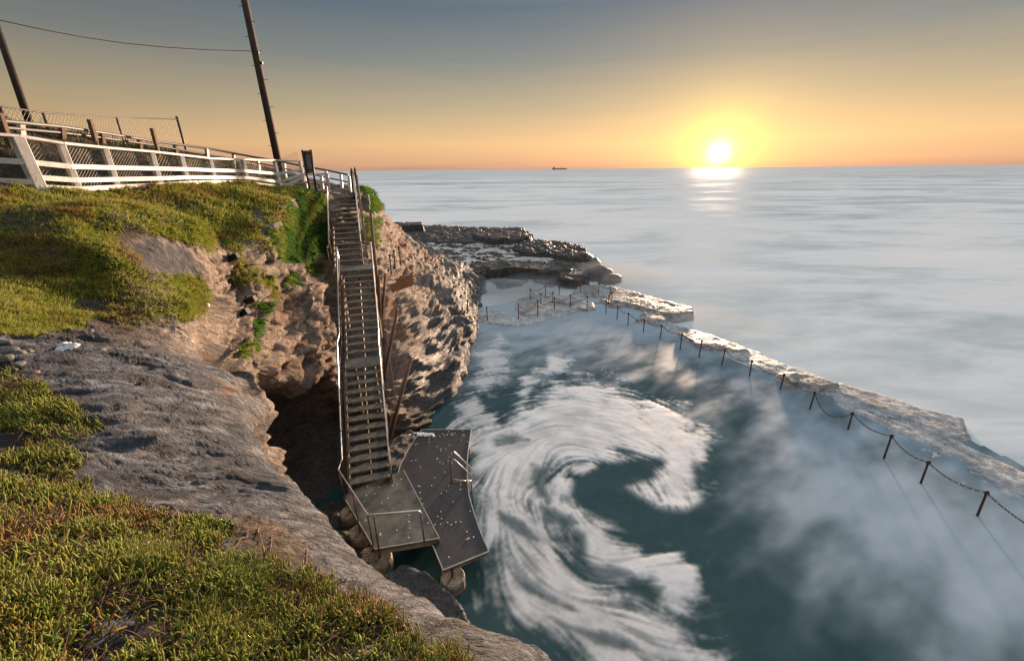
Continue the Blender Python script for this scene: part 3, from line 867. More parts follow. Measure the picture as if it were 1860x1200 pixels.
# ------------------------------------------------------------------ reef and pool shelf
SEA = -.25
def slab_field(X, slabs, base=-1.6):
    """height of stepped rock slabs given by outlines (px at the slab's own height), height, edge width, roughness"""
    H = np.full(len(X), base)
    P3 = np.concatenate([X, np.zeros((len(X), 1))], 1)
    cu = X[:, 0] * .9 + X[:, 1] * .35 + .35 * fbm(P3, 2, .8, off=2); cv = X[:, 1] * .75 - X[:, 0] * .2 + .35 * fbm(P3, 2, .8, off=5)
    hs_ = np.sin(np.floor(cu) * 12.9898 + np.floor(cv) * 78.233) * 43758.5453; hs3 = np.sin(np.floor(cu * 2.3) * 39.3 + np.floor(cv * 2.3) * 11.1) * 43758.5453
    cell = (hs_ - np.floor(hs_)) + .5 * (hs3 - np.floor(hs3)) - .75; rdg = ridge(P3, 3, 2.2, 9)
    jit = fbm(P3, 4, .45); jit2 = fbm(P3, 3, 1.7); rel = fbm(P3, 4, .9, off=3); st = fbm(P3, 3, .33, off=8)
    for poly, z, edge, jw, rough, tilt in slabs:
        wp = np.array([at(a, b, z=z)[:2] for a, b in poly])
        d = sdpoly(X, wp) + jw * jit + jw * .35 * jit2
        hh = z + rough * (.8 * rel + .7 * cell + .35 * rdg) + tilt * d
        if rough > .08:
            q = 7.0; hh = np.where(True, np.floor(hh * q) / q + ss(.8, 1, hh * q - np.floor(hh * q)) / q, hh) * .75 + hh * .25
        t = ss(-edge, edge * .25, d)
        H = np.maximum(H, base + (hh - base) * t)
    return H + .015 * fbm(P3, 3, 5.0)
def sheet(x0, x1, y0, y1, dx, dy):
    xs = np.arange(x0, x1 + dx, dx); ys = np.arange(y0, y1 + dy, dy)
    X, Y = np.meshgrid(xs, ys, indexing='ij')
    return np.stack([X.ravel(), Y.ravel()], 1), len(xs), len(ys)
def keep_faces(F, ok):
    return F[ok[F].any(1)]
REEF = [
    ([(640, 396), (730, 402), (800, 407), (862, 413), (940, 414), (962, 428), (900, 436), (840, 440), (760, 436), (690, 428), (640, 420)], .75, .5, 1.2, .22, .0),
    ([(690, 403), (765, 403), (768, 408), (692, 410)], 1.7, .5, .4, .15, 0),
    ([(860, 417), (900, 413), (950, 414), (964, 430), (900, 434), (862, 428)], 1.25, .5, .6, .16, 0),
    ([(640, 425), (720, 420), (850, 430), (960, 432), (1010, 440), (1050, 452), (1060, 470), (1040, 500), (960, 486), (900, 486), (868, 500), (830, 510), (800, 500), (640, 450)], .50, .35, 1.0, .27, .0),
    ([(930, 445), (960, 436), (1010, 438), (1055, 446), (1070, 462), (1062, 470), (1000, 462), (950, 458)], .95, .45, .7, .24, .0),
    ([(880, 480), (900, 470), (960, 474), (1010, 472), (1036, 482), (1040, 490), (1000, 492), (940, 484), (890, 490)], .75, .35, .4, .16, .0),
    ([(1010, 492), (1040, 486), (1062, 488), (1070, 500), (1060, 508), (1020, 506)], .55, .35, .3, .12, 0),
    ([(890, 508), (920, 503), (965, 508), (950, 518), (905, 521)], -.08, .4, .4, .12, 0),
    ([(965, 500), (1008, 502), (1030, 510), (1000, 515), (966, 510)], -.04, .4, .4, .12, 0),
    ([(790, 462), (850, 478), (866, 500), (858, 530), (838, 530), (800, 500)], .45, .5, .6, .25, 0),
]
X, na, nb = sheet(-22, 13, 27, 66, .10, .13)
H = slab_field(X, REEF)
P3 = np.stack([X[:, 0], X[:, 1], H], 1)
F = keep_faces(grid_faces(na, nb), H > -1.2)
nA_ = fbm(P3, 4, .6); nB_ = fbm(P3, 3, 2.2, off=5)
rc = np.tile(np.array([.055, .047, .041]), (len(P3), 1))
rc = mixc(rc, (.10, .082, .07), ss(-.1, .5, nB_)); rc = mixc(rc, (.045, .040, .036), .8 * ss(0, .5, nA_)); rc = mixc(rc, (.13, .075, .05), .5 * ss(.2, .6, -nA_))
F = F[:, ::-1] if False else F
me = mesh_np('reef', P3, F, M['reef'], True, rc, {'wet': np.clip(.75 + .4 * nB_, .2, 1)})
tag(link('reef_terrain', me), 'dark flat rock reef beyond the headland', kind='structure')

SHELF = [
    # low shelf carrying the chain posts, awash on the pool side
    ([(880, 572), (940, 580), (1010, 562), (1066, 560), (1110, 565), (1170, 597), (1240, 625), (1320, 656), (1420, 700), (1545, 770), (1690, 865), (1800, 925), (2050, 1080), (2160, 1000), (1860, 852), (1768, 806), (1640, 742), (1530, 697), (1420, 658), (1330, 622), (1240, 592), (1200, 575), (1130, 548), (1040, 535), (980, 540), (930, 562)], -.06, .7, .35, .055, .035),
    ([(845, 560), (900, 562), (945, 575), (1010, 568), (1066, 562), (1010, 580), (945, 592), (884, 586), (845, 580)], .05, .35, .25, .03, 0),
    ([(938, 545), (965, 532), (1000, 530), (1045, 540), (1080, 548), (1085, 560), (1010, 566), (955, 574), (936, 560)], .14, .5, .25, .05, 0),
    ([(1040, 528), (1060, 516), (1105, 515), (1150, 528), (1152, 543), (1115, 540), (1085, 535)], .22, .4, .25, .10, 0),
    ([(1085, 545), (1110, 538), (1150, 544), (1150, 552), (1120, 556)], .22, .25, .2, .10, 0),
    ([(1150, 528), (1190, 540), (1256, 556), (1262, 566), (1225, 572), (1160, 556), (1110, 545)], .32, .35, .18, .04, 0),
    ([(1150, 578), (1170, 563), (1200, 564), (1212, 574), (1208, 586), (1180, 582)], .26, .25, .2, .10, 0),
    ([(1200, 583), (1240, 592), (1330, 621), (1420, 657), (1500, 686), (1490, 700), (1400, 676), (1300, 640), (1230, 610)], .07, .6, .2, .03, 0),
    ([(1230, 604), (1290, 610), (1340, 622), (1362, 637), (1320, 638), (1262, 624)], .20, .22, .15, .07, 0),
    ([(1408, 676), (1432, 672), (1500, 684), (1530, 696), (1500, 702), (1440, 694)], .34, .25, .12, .09, 0),
    ([(1470, 690), (1530, 694), (1640, 728), (1752, 757), (1766, 796), (1735, 796), (1600, 745), (1520, 715)], .10, .5, .16, .03, 0),
    ([(1495, 722), (1600, 752), (1740, 796), (1860, 850), (2100, 960), (2150, 1010), (1980, 960), (1830, 880), (1700, 812), (1590, 765)], .06, .6, .2, .03, 0),
]
X, na, nb = sheet(-5, 24, 4, 37, .075, .09)
H = slab_field(X, SHELF)
P3 = np.stack([X[:, 0], X[:, 1], H], 1)
F = keep_faces(grid_faces(na, nb), H > -1.3)
nA_ = fbm(P3, 4, .8); nB_ = fbm(P3, 4, 2.6, off=5)
film = ss(.30, .02, H + .10 * nA_)                                     # thin milky film of water running off the low rock
rc = np.tile(np.array([.32, .30, .285]), (len(P3), 1))
rc = mixc(rc, (.20, .165, .14), ss(0, .6, nB_)); rc = mixc(rc, (.08, .068, .058), .75 * ss(.3, .6, nA_ + .3 * nB_))
alg = ss(.25, .5, fbm(P3, 3, 1.3, off=20)) * ss(.35, .15, H) * ss(-.05, .08, H)
rc = mixc(rc, (.07, .11, .02), .6 * alg * ss(0, .3, nB_))
rc = mixc(rc, (.50, .52, .54), .8 * film)
me = mesh_np('shelf', P3, F, M['shelf'], True, rc, {'wet': np.clip(.5 + .4 * nB_ + .3 * film, .1, .9)})
tag(link('rock_shelf_terrain', me), 'low pale rock shelf between the sea pool and the ocean', kind='structure')

# ------------------------------------------------------------------ water
def water_noise(t, vec, scale, stretch, detail=5, rough=.6, dist=0.0):
    mp = t.nodes.new('ShaderNodeMapping'); mp.inputs['Scale'].default_value = stretch
    t.links.new(vec, mp.inputs[0])
    n = t.nodes.new('ShaderNodeTexNoise'); n.inputs['Scale'].default_value = scale; n.inputs['Detail'].default_value = detail
    n.inputs['Roughness'].default_value = rough; n.inputs['Distortion'].default_value = dist
    t.links.new(mp.outputs[0], n.inputs[0])
    return n.outputs[0]
m, t, p = new_mat('milky_sea')
co = t.nodes.new('ShaderNodeTexCoord')
a = water_noise(t, co.outputs['Object'], .05, (.55, 1.5, 1), 6, .62, .6)
b = water_noise(t, co.outputs['Object'], .011, (.35, 1.6, 1), 5, .6, .4)
c_ = water_noise(t, co.outputs['Object'], .35, (.5, 1.3, 1), 5, .65, .8)
mx = t.nodes.new('ShaderNodeMath'); mx.operation = 'MULTIPLY_ADD'; mx.inputs[1].default_value = .9; t.links.new(b, mx.inputs[0]); t.links.new(a, mx.inputs[2])
mx2 = t.nodes.new('ShaderNodeMath'); mx2.operation = 'MULTIPLY_ADD'; mx2.inputs[1].default_value = .35; t.links.new(c_, mx2.inputs[0]); t.links.new(mx.outputs[0], mx2.inputs[2])
rp = t.nodes.new('ShaderNodeValToRGB')
ramp_set(rp, [(.0, (.36, .48, .49)), (.3, (.58, .66, .68)), (.55, (.82, .84, .85)), (.85, (.94, .92, .90))])
mr_ = t.nodes.new('ShaderNodeMapRange'); mr_.inputs[1].default_value = .75; mr_.inputs[2].default_value = 1.45
t.links.new(mx2.outputs[0], mr_.inputs[0]); t.links.new(mr_.outputs[0], rp.inputs[0]); t.links.new(rp.outputs[0], p.inputs['Base Color'])
p.inputs['Roughness'].default_value = .6
p.inputs['Specular IOR Level'].default_value = .03
p.inputs['IOR'].default_value = 1.33
ln_ = t.nodes.new('ShaderNodeVectorMath'); ln_.operation = 'LENGTH'; t.links.new(co.outputs['Object'], ln_.inputs[0])
fd_ = t.nodes.new('ShaderNodeMapRange'); fd_.interpolation_type = 'SMOOTHERSTEP'
for i_, v_ in ((1, 40.0), (2, 900.0), (3, .95), (4, .76)): fd_.inputs[i_].default_value = v_
t.links.new(ln_.outputs['Value'], fd_.inputs[0])
pn_ = t.nodes.new('ShaderNodeMapRange'); pn_.inputs[1].default_value = .7; pn_.inputs[2].default_value = 1.2; pn_.inputs[3].default_value = .72; pn_.inputs[4].default_value = 1.1
t.links.new(mx2.outputs[0], pn_.inputs[0])
fm_ = t.nodes.new('ShaderNodeMath'); fm_.operation = 'MULTIPLY'; fm_.use_clamp = True
t.links.new(fd_.outputs[0], fm_.inputs[0]); t.links.new(pn_.outputs[0], fm_.inputs[1])
df = t.nodes.new('ShaderNodeBsdfDiffuse'); t.links.new(rp.outputs[0], df.inputs['Color'])
p.inputs['Base Color'].default_value = (.20, .23, .235, 1)
for l_ in list(p.inputs['Base Color'].links): t.links.remove(l_)
ms = t.nodes.new('ShaderNodeMixShader'); t.links.new(fm_.outputs[0], ms.inputs[0]); t.links.new(p.outputs[0], ms.inputs[1]); t.links.new(df.outputs[0], ms.inputs[2])
mo = [n for n in t.nodes if n.type == 'OUTPUT_MATERIAL'][0]; t.links.new(ms.outputs[0], mo.inputs['Surface'])
bp = t.nodes.new('ShaderNodeBump'); bp.inputs['Strength'].default_value = .12; bp.inputs['Distance'].default_value = .5
t.links.new(mx2.outputs[0], bp.inputs['Height']); t.links.new(bp.outputs[0], p.inputs['Normal'])
M['sea'] = m
xs = np.concatenate([-np.geomspace(40000, 60, 30), np.linspace(-50, 50, 21), np.geomspace(60, 40000, 30)])
ys = np.concatenate([np.linspace(-30, 80, 23), np.geomspace(90, 42000, 40)])
Xg, Yg = np.meshgrid(xs, ys, indexing='ij')
me = mesh_np('sea', np.stack([Xg.ravel(), Yg.ravel(), np.full(Xg.size, SEA)], 1), grid_faces(len(xs), len(ys)), M['sea'])
tag(link('sea', me), 'smooth milky ocean reaching to the horizon', kind='structure')

# pool water with its foam
def axis(segs):
    o = []
    for a, b, st in segs: o.append(np.arange(a, b, st))
    return np.concatenate(o)
xs = axis([(-9, -3.6, .2), (-3.6, 5.4, .035), (5.4, 20, .14)]); ys = axis([(1.5, 4.0, .12), (4.0, 15.5, .04), (15.5, 29.5, .13)])
Xg, Yg = np.meshgrid(xs, ys, indexing='ij')
W2 = np.stack([Xg.ravel(), Yg.ravel()], 1)
W3 = np.concatenate([W2, np.zeros((len(W2), 1))], 1)
WPX, _ = project(W3)
CEN = at(1120, 885, z=0)[:2]
def flow(P):
    d = P - CEN
    r = np.linalg.norm(d, axis=1) + 1e-6
    t = np.stack([d[:, 1], -d[:, 0]], 1) / r[:, None]
    k = np.clip(r / 1.2, 0, 1)[:, None]
    f = t * k + (1 - k) * np.array([.8, -.3]) - .22 * d / r[:, None]
    a = .75 * fbm(np.concatenate([P * .55, np.zeros((len(P), 1))], 1), 2, 1.0, off=66)
    return np.stack([f[:, 0] * np.cos(a) - f[:, 1] * np.sin(a), f[:, 0] * np.sin(a) + f[:, 1] * np.cos(a)], 1)
# line integral convolution of white noise along the flow
GX, GY = 420, 460
x0, x1, y0, y1 = -5.5, 12.0, 3.0, 21.0
white = rng.random((GX, GY)).astype(np.float32)
for _ in range(1):
    white = (white + np.roll(white, 1, 0) + np.roll(white, 1, 1) + np.roll(white, (1, 1), (0, 1))) / 4
def samp(img, P):
    u = np.clip((P[:, 0] - x0) / (x1 - x0) * (GX - 1), 0, GX - 1.001); v_ = np.clip((P[:, 1] - y0) / (y1 - y0) * (GY - 1), 0, GY - 1.001)
    i, j = u.astype(int), v_.astype(int); fu, fv = u - i, v_ - j
    return (img[i, j] * (1 - fu) + img[i + 1, j] * fu) * (1 - fv) + (img[i, j + 1] * (1 - fu) + img[i + 1, j + 1] * fu) * fv
gx, gy = np.meshgrid(np.linspace(x0, x1, GX), np.linspace(y0, y1, GY), indexing='ij')
G2 = np.stack([gx.ravel(), gy.ravel()], 1)
acc = np.zeros(len(G2)); acc2 = np.zeros(len(G2))
base_n = fbm(np.concatenate([G2, np.zeros((len(G2), 1))], 1), 3, 1.6, off=2).reshape(GX, GY)
for sg in (1, -1):
    Q = G2.copy()
    for k in range(20):
        wk = 1 - k / 20
        acc += wk * samp(white, Q)
        acc2 += wk * samp(base_n, Q)
        Q = Q + sg * .045 * flow(Q)
def nz(a):
    a = (a - a.mean()) / a.std()
    return a
lic = nz(acc).reshape(GX, GY); lic2 = nz(acc2).reshape(GX, GY)
l1 = samp(lic, W2); l2 = samp(lic2, W2)
n3 = fbm(W3, 4, 1.1, off=14); n4 = fbm(W3, 3, 4.5, off=9)
def fm(poly, soft=22, amp=1.0, j=1.0):
    d = sdpoly(WPX, poly)
    return amp * ss(-soft, soft, d + j * (soft * .16 * l2 + soft * .26 * l1 + soft * .85 * n3 + soft * .35 * n4))
F_ARC = [(800, 800), (850, 770), (905, 775), (960, 745), (1000, 705), (1060, 694), (1120, 700), (1170, 735), (1235, 750), (1284, 790), (1282, 820), (1262, 850), (1272, 880), (1262, 905), (1215, 925), (1190, 905), (1140, 882),
         (1195, 868), (1192, 835), (1140, 822), (1085, 836), (1030, 842), (990, 858), (985, 900), (1010, 930), (950, 925), (900, 900), (862, 880), (850, 840), (840, 800)]
F_LEFT = [(855, 850), (905, 875), (950, 905), (1000, 940), (1040, 985), (1035, 1020), (1060, 1050), (1090, 1075), (1150, 1090), (1210, 1125), (1262, 1165), (1300, 1230), (1150, 1240), (1050, 1180), (960, 1135), (900, 1085), (885, 1040), (900, 1000), (868, 940), (850, 890)]
F_TONGUE = [(985, 880), (1015, 870), (1040, 880), (1030, 905), (1060, 935), (1110, 955), (1130, 985), (1165, 995), (1175, 1010), (1215, 1000), (1250, 1030), (1268, 1075), (1290, 1090), (1262, 1092), (1230, 1112), (1195, 1090), (1190, 1040), (1150, 1040), (1130, 1060), (1085, 1040), (1060, 1010), (1058, 975), (1025, 945), (990, 925)]
F_A = [(862, 640), (905, 618), (922, 650), (920, 690), (895, 700), (870, 712), (862, 690), (880, 670)]
F_B = [(1000, 645), (1036, 652), (1030, 668), (990, 682), (965, 695), (958, 722), (942, 720), (948, 690), (968, 672), (992, 668)]
F_C = [(830, 735), (860, 720), (880, 745), (905, 755), (900, 780), (860, 778), (836, 765)]
F_D = [(1036, 845), (1075, 836), (1085, 850), (1060, 862), (1040, 858)]
foam = np.maximum.reduce([fm(F_ARC), fm(F_LEFT, 36, .88), fm(F_TONGUE, 16, .95), fm(F_A, 14, .75), fm(F_B, 10, .9), fm(F_C, 14, .8), fm(F_D, 7, .95, .6)])
F_HOLE = [(1045, 872), (1090, 848), (1185, 838), (1190, 866), (1135, 884), (1150, 900), (1190, 925), (1250, 935), (1300, 900), (1310, 990), (1250, 1000), (1215, 990), (1170, 985), (1130, 955), (1070, 925), (1040, 900)]
foam_h = foam.copy()
hole = fm(F_HOLE, 9, 1, .9)
foam *= 1 - .97 * hole
for gp in ([(968, 846), (994, 850), (986, 880), (1002, 908), (975, 902), (962, 872)], [(985, 920), (1035, 938), (1048, 950), (1030, 960), (990, 938)], [(1043, 962), (1062, 970), (1064, 1008), (1045, 1016), (1038, 985)],
           [(1015, 1018), (1120, 1033), (1150, 1052), (1090, 1054), (1040, 1044)], [(1140, 1056), (1205, 1068), (1200, 1090), (1150, 1080)], [(905, 930), (950, 950), (990, 985), (960, 985), (915, 955)], [(930, 1040), (1000, 1080), (1050, 1110), (1000, 1100), (940, 1065)],
           [(895, 800), (930, 790), (960, 800), (930, 812)], [(1010, 1130), (1100, 1150), (1160, 1180), (1080, 1170)]):
    foam *= 1 - .8 * fm(gp, 9, 1, 1.0)
lowl = ss(-60, 60, sdpoly(WPX, F_LEFT))
foam *= 1 - lowl * .42 * ss(-.5, 1.3, -l1 * .8 - l2 * .5 + 1.2 * n3)
foam *= np.clip(.86 + (.10 * l1 + .06 * l2) * (1 + n3) + .22 * n3, .12, 1.0)
foam = np.maximum(foam, .08 * (1 - hole) * ss(.8, 2.0, l1) * fm([(840, 600), (1010, 610), (1290, 760), (1300, 1100), (1200, 1200), (860, 1100)], 40, 1, .4))
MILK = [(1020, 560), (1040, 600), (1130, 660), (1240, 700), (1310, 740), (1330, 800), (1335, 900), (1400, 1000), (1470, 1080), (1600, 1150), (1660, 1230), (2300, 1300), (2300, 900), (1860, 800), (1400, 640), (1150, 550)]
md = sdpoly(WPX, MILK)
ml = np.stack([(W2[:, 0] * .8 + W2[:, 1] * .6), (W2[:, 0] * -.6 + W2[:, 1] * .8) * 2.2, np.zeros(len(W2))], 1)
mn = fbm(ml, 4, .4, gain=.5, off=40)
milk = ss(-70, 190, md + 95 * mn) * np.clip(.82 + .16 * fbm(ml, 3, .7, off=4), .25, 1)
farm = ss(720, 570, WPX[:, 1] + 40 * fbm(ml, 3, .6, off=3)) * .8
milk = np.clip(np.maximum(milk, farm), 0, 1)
rim_pool = [(780, 640), (870, 560), (1000, 535), (1120, 545), (1200, 585), (1300, 625), (1420, 668), (1560, 728), (1760, 800), (2100, 960), (2300, 1250), (900, 1500), (560, 1150), (560, 850), (740, 780)]
wpoly = np.array([at(a_, b_, z=0)[:2] for a_, b_ in rim_pool])
ok = sdpoly(W2, wpoly) > -.15
ok |= (W2[:, 0] < -1.0) & (W2[:, 1] < 14) & (W2[:, 0] > -8.8)
Fq = grid_faces(len(xs), len(ys)); Fq = Fq[ok[Fq].all(1)]
W3[:, 2] = .010 * np.minimum(foam_h, foam * 1.6) * (1 + .5 * n3)
m, t, p = new_mat('pool_water')
n_, l_ = t.nodes.new, t.links.new
fa = n_('ShaderNodeAttribute'); fa.attribute_name = 'foam'
ma = n_('ShaderNodeAttribute'); ma.attribute_name = 'milk'
co = n_('ShaderNodeTexCoord')
fine = water_noise(t, co.outputs['Object'], 1.3, (1, 1, 1), 5, .6, .3)
deep = n_('ShaderNodeValToRGB'); ramp_set(deep, [(.3, (.016, .050, .056)), (.7, (.030, .074, .080))]); l_(fine, deep.inputs[0])
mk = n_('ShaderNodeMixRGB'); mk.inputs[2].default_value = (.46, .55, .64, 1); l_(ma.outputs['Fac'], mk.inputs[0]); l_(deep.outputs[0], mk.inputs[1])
fo = n_('ShaderNodeMixRGB'); fo.inputs[2].default_value = (.80, .81, .82, 1); l_(fa.outputs['Fac'], fo.inputs[0]); l_(mk.outputs[0], fo.inputs[1])
l_(fo.outputs[0], p.inputs['Base Color'])
mxr = n_('ShaderNodeMath'); mxr.operation = 'MAXIMUM'; l_(fa.outputs['Fac'], mxr.inputs[0]); l_(ma.outputs['Fac'], mxr.inputs[1])
rr = n_('ShaderNodeMapRange'); rr.inputs[3].default_value = .10; rr.inputs[4].default_value = .55; l_(mxr.outputs[0], rr.inputs[0]); l_(rr.outputs[0], p.inputs['Roughness'])
p.inputs['IOR'].default_value = 1.33
bp = n_('ShaderNodeBump'); bp.inputs['Strength'].default_value = .06; bp.inputs['Distance'].default_value = .05; l_(fine, bp.inputs['Height']); l_(bp.outputs[0], p.inputs['Normal'])
M['pool'] = m
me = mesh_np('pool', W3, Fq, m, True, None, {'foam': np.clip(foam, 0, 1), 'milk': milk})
tag(link('pool_water', me), 'teal sea pool water with white foam swirling in the middle', kind='structure')

#@@OBJECTS
# ------------------------------------------------------------------ things
PX1, DEP1 = project(V1)
VIS = (V1[:, 1] > .4)
def surf(px, py, ymin=0.5, rad=5):
    """point of the terrain seen at a pixel of the photograph"""
    d = np.hypot(PX1[:, 0] - px, PX1[:, 1] - py)
    k = np.where((d < rad) & VIS & (V1[:, 1] > ymin))[0]
    if len(k) == 0:
        return at(px, py, z=0)
    k = k[DEP1[k] < DEP1[k].min() + .6]
    return V1[k[np.argmin(d[k])]]
def pillar(b, t_):
    """base and top of an upright thing: both at the base's distance"""
    Yb = b[1]
    return b, at(t_[0], t_[1], Y=Yb)

# ---- staircase
def Z(px, py, z): return at(px, py, z=z)
zb, zm, zl, zt = .86, 3.15, 5.45, 8.02
B0 = Z(673, 882, zb); L0 = Z(651, 489, zl)
dv = (L0 - B0); dv[2] = 0; RUN = np.linalg.norm(dv); dv /= RUN
sv = np.array([dv[1], -dv[0], 0])                                    # to the right, looking up the stairs
HW = .56
st = thing('staircase', 'long steep open staircase down the cliff to the bathing deck', 'staircase', B0)
gap = .75; ng = 25
g = (RUN - gap) / ng
tm_ = MB()
tm_.box((0, 0, 0), (2 * HW - .06, .27, .045)).box((0, .115, -.055), (2 * HW - .06, .03, .07))
tread_me = tm_.mesh('tread', M['tread'], bevel=.006)
rz = math.atan2(dv[1], dv[0]) - math.pi / 2
nt_ = 0
def put_tread(p, wide=1.0):
    global nt_
    o = bpy.data.objects.new('tread', tread_me)
    COL.objects.link(o); o.parent = st
    o.location = Vector(p - ORG[st.name]); o.rotation_euler = (random.uniform(-.012, .012), random.uniform(-.008, .008), rz)
    o.scale = (wide, 1, 1)
    nt_ += 1
r1 = (zm - zb) / 13; r2_ = (zl - zm) / 13
for k in range(12): put_tread(B0 + dv * (g * (k + .5)) + np.array([0, 0, r1 * (k + 1)]))
M0 = B0 + dv * (g * 12) + np.array([0, 0, zm - zb])
for k in range(12): put_tread(M0 + dv * (gap + g * (k + .5)) + np.array([0, 0, r2_ * (k + 1)]))
L0 = M0 + dv * (gap + g * 12 + .12) + np.array([0, 0, zl - zm])
mb = MB(); c = M0 + dv * gap / 2
mb.box(c + (0, 0, -.03), (2 * HW - .05, gap, .07), rz)
mb.build('mid_landing', M['tread'], st, bevel=.008)
LAND = [Z(600, 487, zl), Z(677, 487, zl), Z(675, 471, zl), Z(607, 472, zl)]
LAND[0] = L0 - sv * (HW + .38); LAND[1] = L0 + sv * HW; LAND[2] = LAND[1] + dv * .95; LAND[3] = LAND[0] + dv * .95
mb = MB(); mb.prism([p[:2] for p in LAND], zl - .16, zl + .01)
o_ = mb.build('upper_landing', M['tread'], st, bevel=.01); o_['label'] = 'wide concrete landing half way up the stairs'
# upper flight, set to the left
UHW = .54
U0 = L0 + dv * .9 - sv * .40
U1 = Z(624, 350, zt)
du = U1 - U0; du[2] = 0; ur = np.linalg.norm(du); du /= ur
su = np.array([du[1], -du[0], 0]); rzu = math.atan2(du[1], du[0]) - math.pi / 2
nu_ = 14
for k in range(nu_):
    p = U0 + du * (ur / nu_ * (k + .45)) + np.array([0, 0, (zt - zl) / (nu_ + 1) * (k + 1)])
    put_tread(p, UHW / HW); 
    if k == 7:
        mb = MB(); mb.box(p + du * .18 + (0, 0, -.03), (2 * UHW - .05, .42, .08), rzu); mb.build('intermediate_landing', M['tread'], st)
U1 = U0 + du * ur + np.array([0, 0, zt - zl])
mb = MB(); mb.box(U1 + du * .35 + (0, 0, -.06), (1.2, .9, .13), rzu); mb.build('top_landing', M['tread'], st, bevel=.01)
def stringer(a, b):
    mb = MB(); mb.bar(a, b, .05, .24); return mb.build('stringer', M['rust_brown'], st)
dn = np.array([0, 0, -.06])
for sg in (-1, 1):
    o1 = sv * sg * HW
    stringer(B0 + o1 + dn, M0 + o1 + dn); stringer(M0 + o1 + dn, M0 + dv * gap + o1 + dn); stringer(M0 + dv * gap + o1 + dn, L0 + o1 + dn)
    stringer(U0 + su * sg * UHW + dn, U1 + su * sg * UHW + dn)
mb = MB()
mb.tube([B0 + dv * .3 + (0, 0, -.1), M0 + (0, 0, -.30), M0 + dv * gap + (0, 0, -.30), L0 + (0, 0, -.25)], .035, 6)
mb.build('centre_beam', M['rust_brown'], st)
def surf_down(p):
    """height of the rock below a point"""
    d = np.hypot(V1[:, 0] - p[0], V1[:, 1] - p[1])
    k = np.where((d < .25) & (V1[:, 2] < p[2] - .2))[0]
    return V1[k, 2].max() if len(k) else -.4
for p, wd in ((L0 - sv * .75 + dv * .35, .16), (L0 + sv * .45 + dv * .35, .14), (M0 + dv * .4 - sv * .3, .1), (M0 + dv * .4 + sv * .3, .1), (U0 + du * ur * .55, .14), (U1 + du * .2 - su * .4, .14), (U1 + du * .2 + su * .4, .14)):
    mb = MB(); zt_ = p[2] - .12
    mb.bar((p[0], p[1], max(surf_down(p) - .2, p[2] - 3.2)), (p[0], p[1], zt_), wd, wd); mb.build('support_post', M['timber_brown'], st)
RH = .92; up = np.array([0, 0, RH])
def rail(pts, r=.024, name='handrail', mat='galv'):
    mb = MB(); mb.tube(pts, r, 8); return mb.build(name, M[mat], st, smooth=True)
ol, orr = -sv * (HW + .07), sv * (HW + .03)
foot = Z(628, 905, zb)
KN = Z(634, 900, zb)
# bottom landing: rail corners
c1 = pillar(Z(628, 907, zb), (614, 853)); c2 = pillar(Z(678, 992, zb), (668, 935)); c3 = pillar(Z(771, 984, zb), (764, 927))
c2b = pillar(Z(651, 946, zb), (640, 891)); c2c = pillar(Z(688, 997, zb), (679, 937))
rail([L0 + ol + dv * -.02 + up, M0 + dv * gap + ol + up, M0 + ol + up * 1.0, B0 + dv * .25 + ol + up * .95, c1[1], c2[1], c3[1] - (.06, 0, 0), c3[1] - (0, 0, .06), c3[0]])
rail([L0 + orr + up, M0 + dv * gap + orr + up, M0 + orr + up, B0 + dv * .12 + orr + up * .95, B0 + dv * .0 + orr + up * .8, B0 + orr])
lc = [LAND[3] - sv * .03, LAND[0] - sv * .03]
ul, urr = -su * (UHW + .06), su * (UHW + .04)
rail([U1 + du * .4 + ul + up, U1 + ul + up, U0 + ul + up, lc[0] + up * .98, lc[1] + up * .98, L0 + ol + up * .98, L0 + ol + dn])
rail([U1 + du * .3 + urr + up, U1 + urr + up, U0 + urr + up, LAND[2] + up * .95, LAND[1] + up * .95, LAND[1]])
def baluster(p, q, r=.017): 
    mb = MB(); mb.tube([p, q], r, 6); mb.build('baluster', M['rust_brown'], st, smooth=True)
for k in range(5):
    t = (k + .4) / 5
    p = B0 * (1 - t) + M0 * t; q = (M0 + dv * gap) * (1 - t) + L0 * t
    baluster(p + ol * .98 + dn, p + ol + up); baluster(q + ol * .98 + dn, q + ol + up)
    if k % 2: baluster(p + orr + dn, p + orr + up); baluster(q + orr + dn, q + orr + up)
    u_ = U0 * (1 - t) + U1 * t
    baluster(u_ + ul + dn, u_ + ul + up)
    if k % 2: baluster(u_ + urr + dn, u_ + urr + up)
for a, b in ((c1), (c2), (c2b), (c2c)):
    baluster(a + (0, 0, -.12), b, .02)
baluster(lc[1], lc[1] + up * .98); baluster(lc[0], lc[0] + up * .98)
# mid rail of the stair
mrl = up * .5
mb = MB(); mb.tube([L0 + ol + mrl, M0 + dv * gap + ol + mrl, M0 + ol + mrl, B0 + dv * .25 + ol + mrl], .014, 6); mb.build('mid_rail', M['rust_brown'], st, smooth=True)
mb = MB(); mb.tube([U1 + ul + mrl, U0 + ul + mrl], .014, 6); mb.build('mid_rail', M['rust_brown'], st, smooth=True)
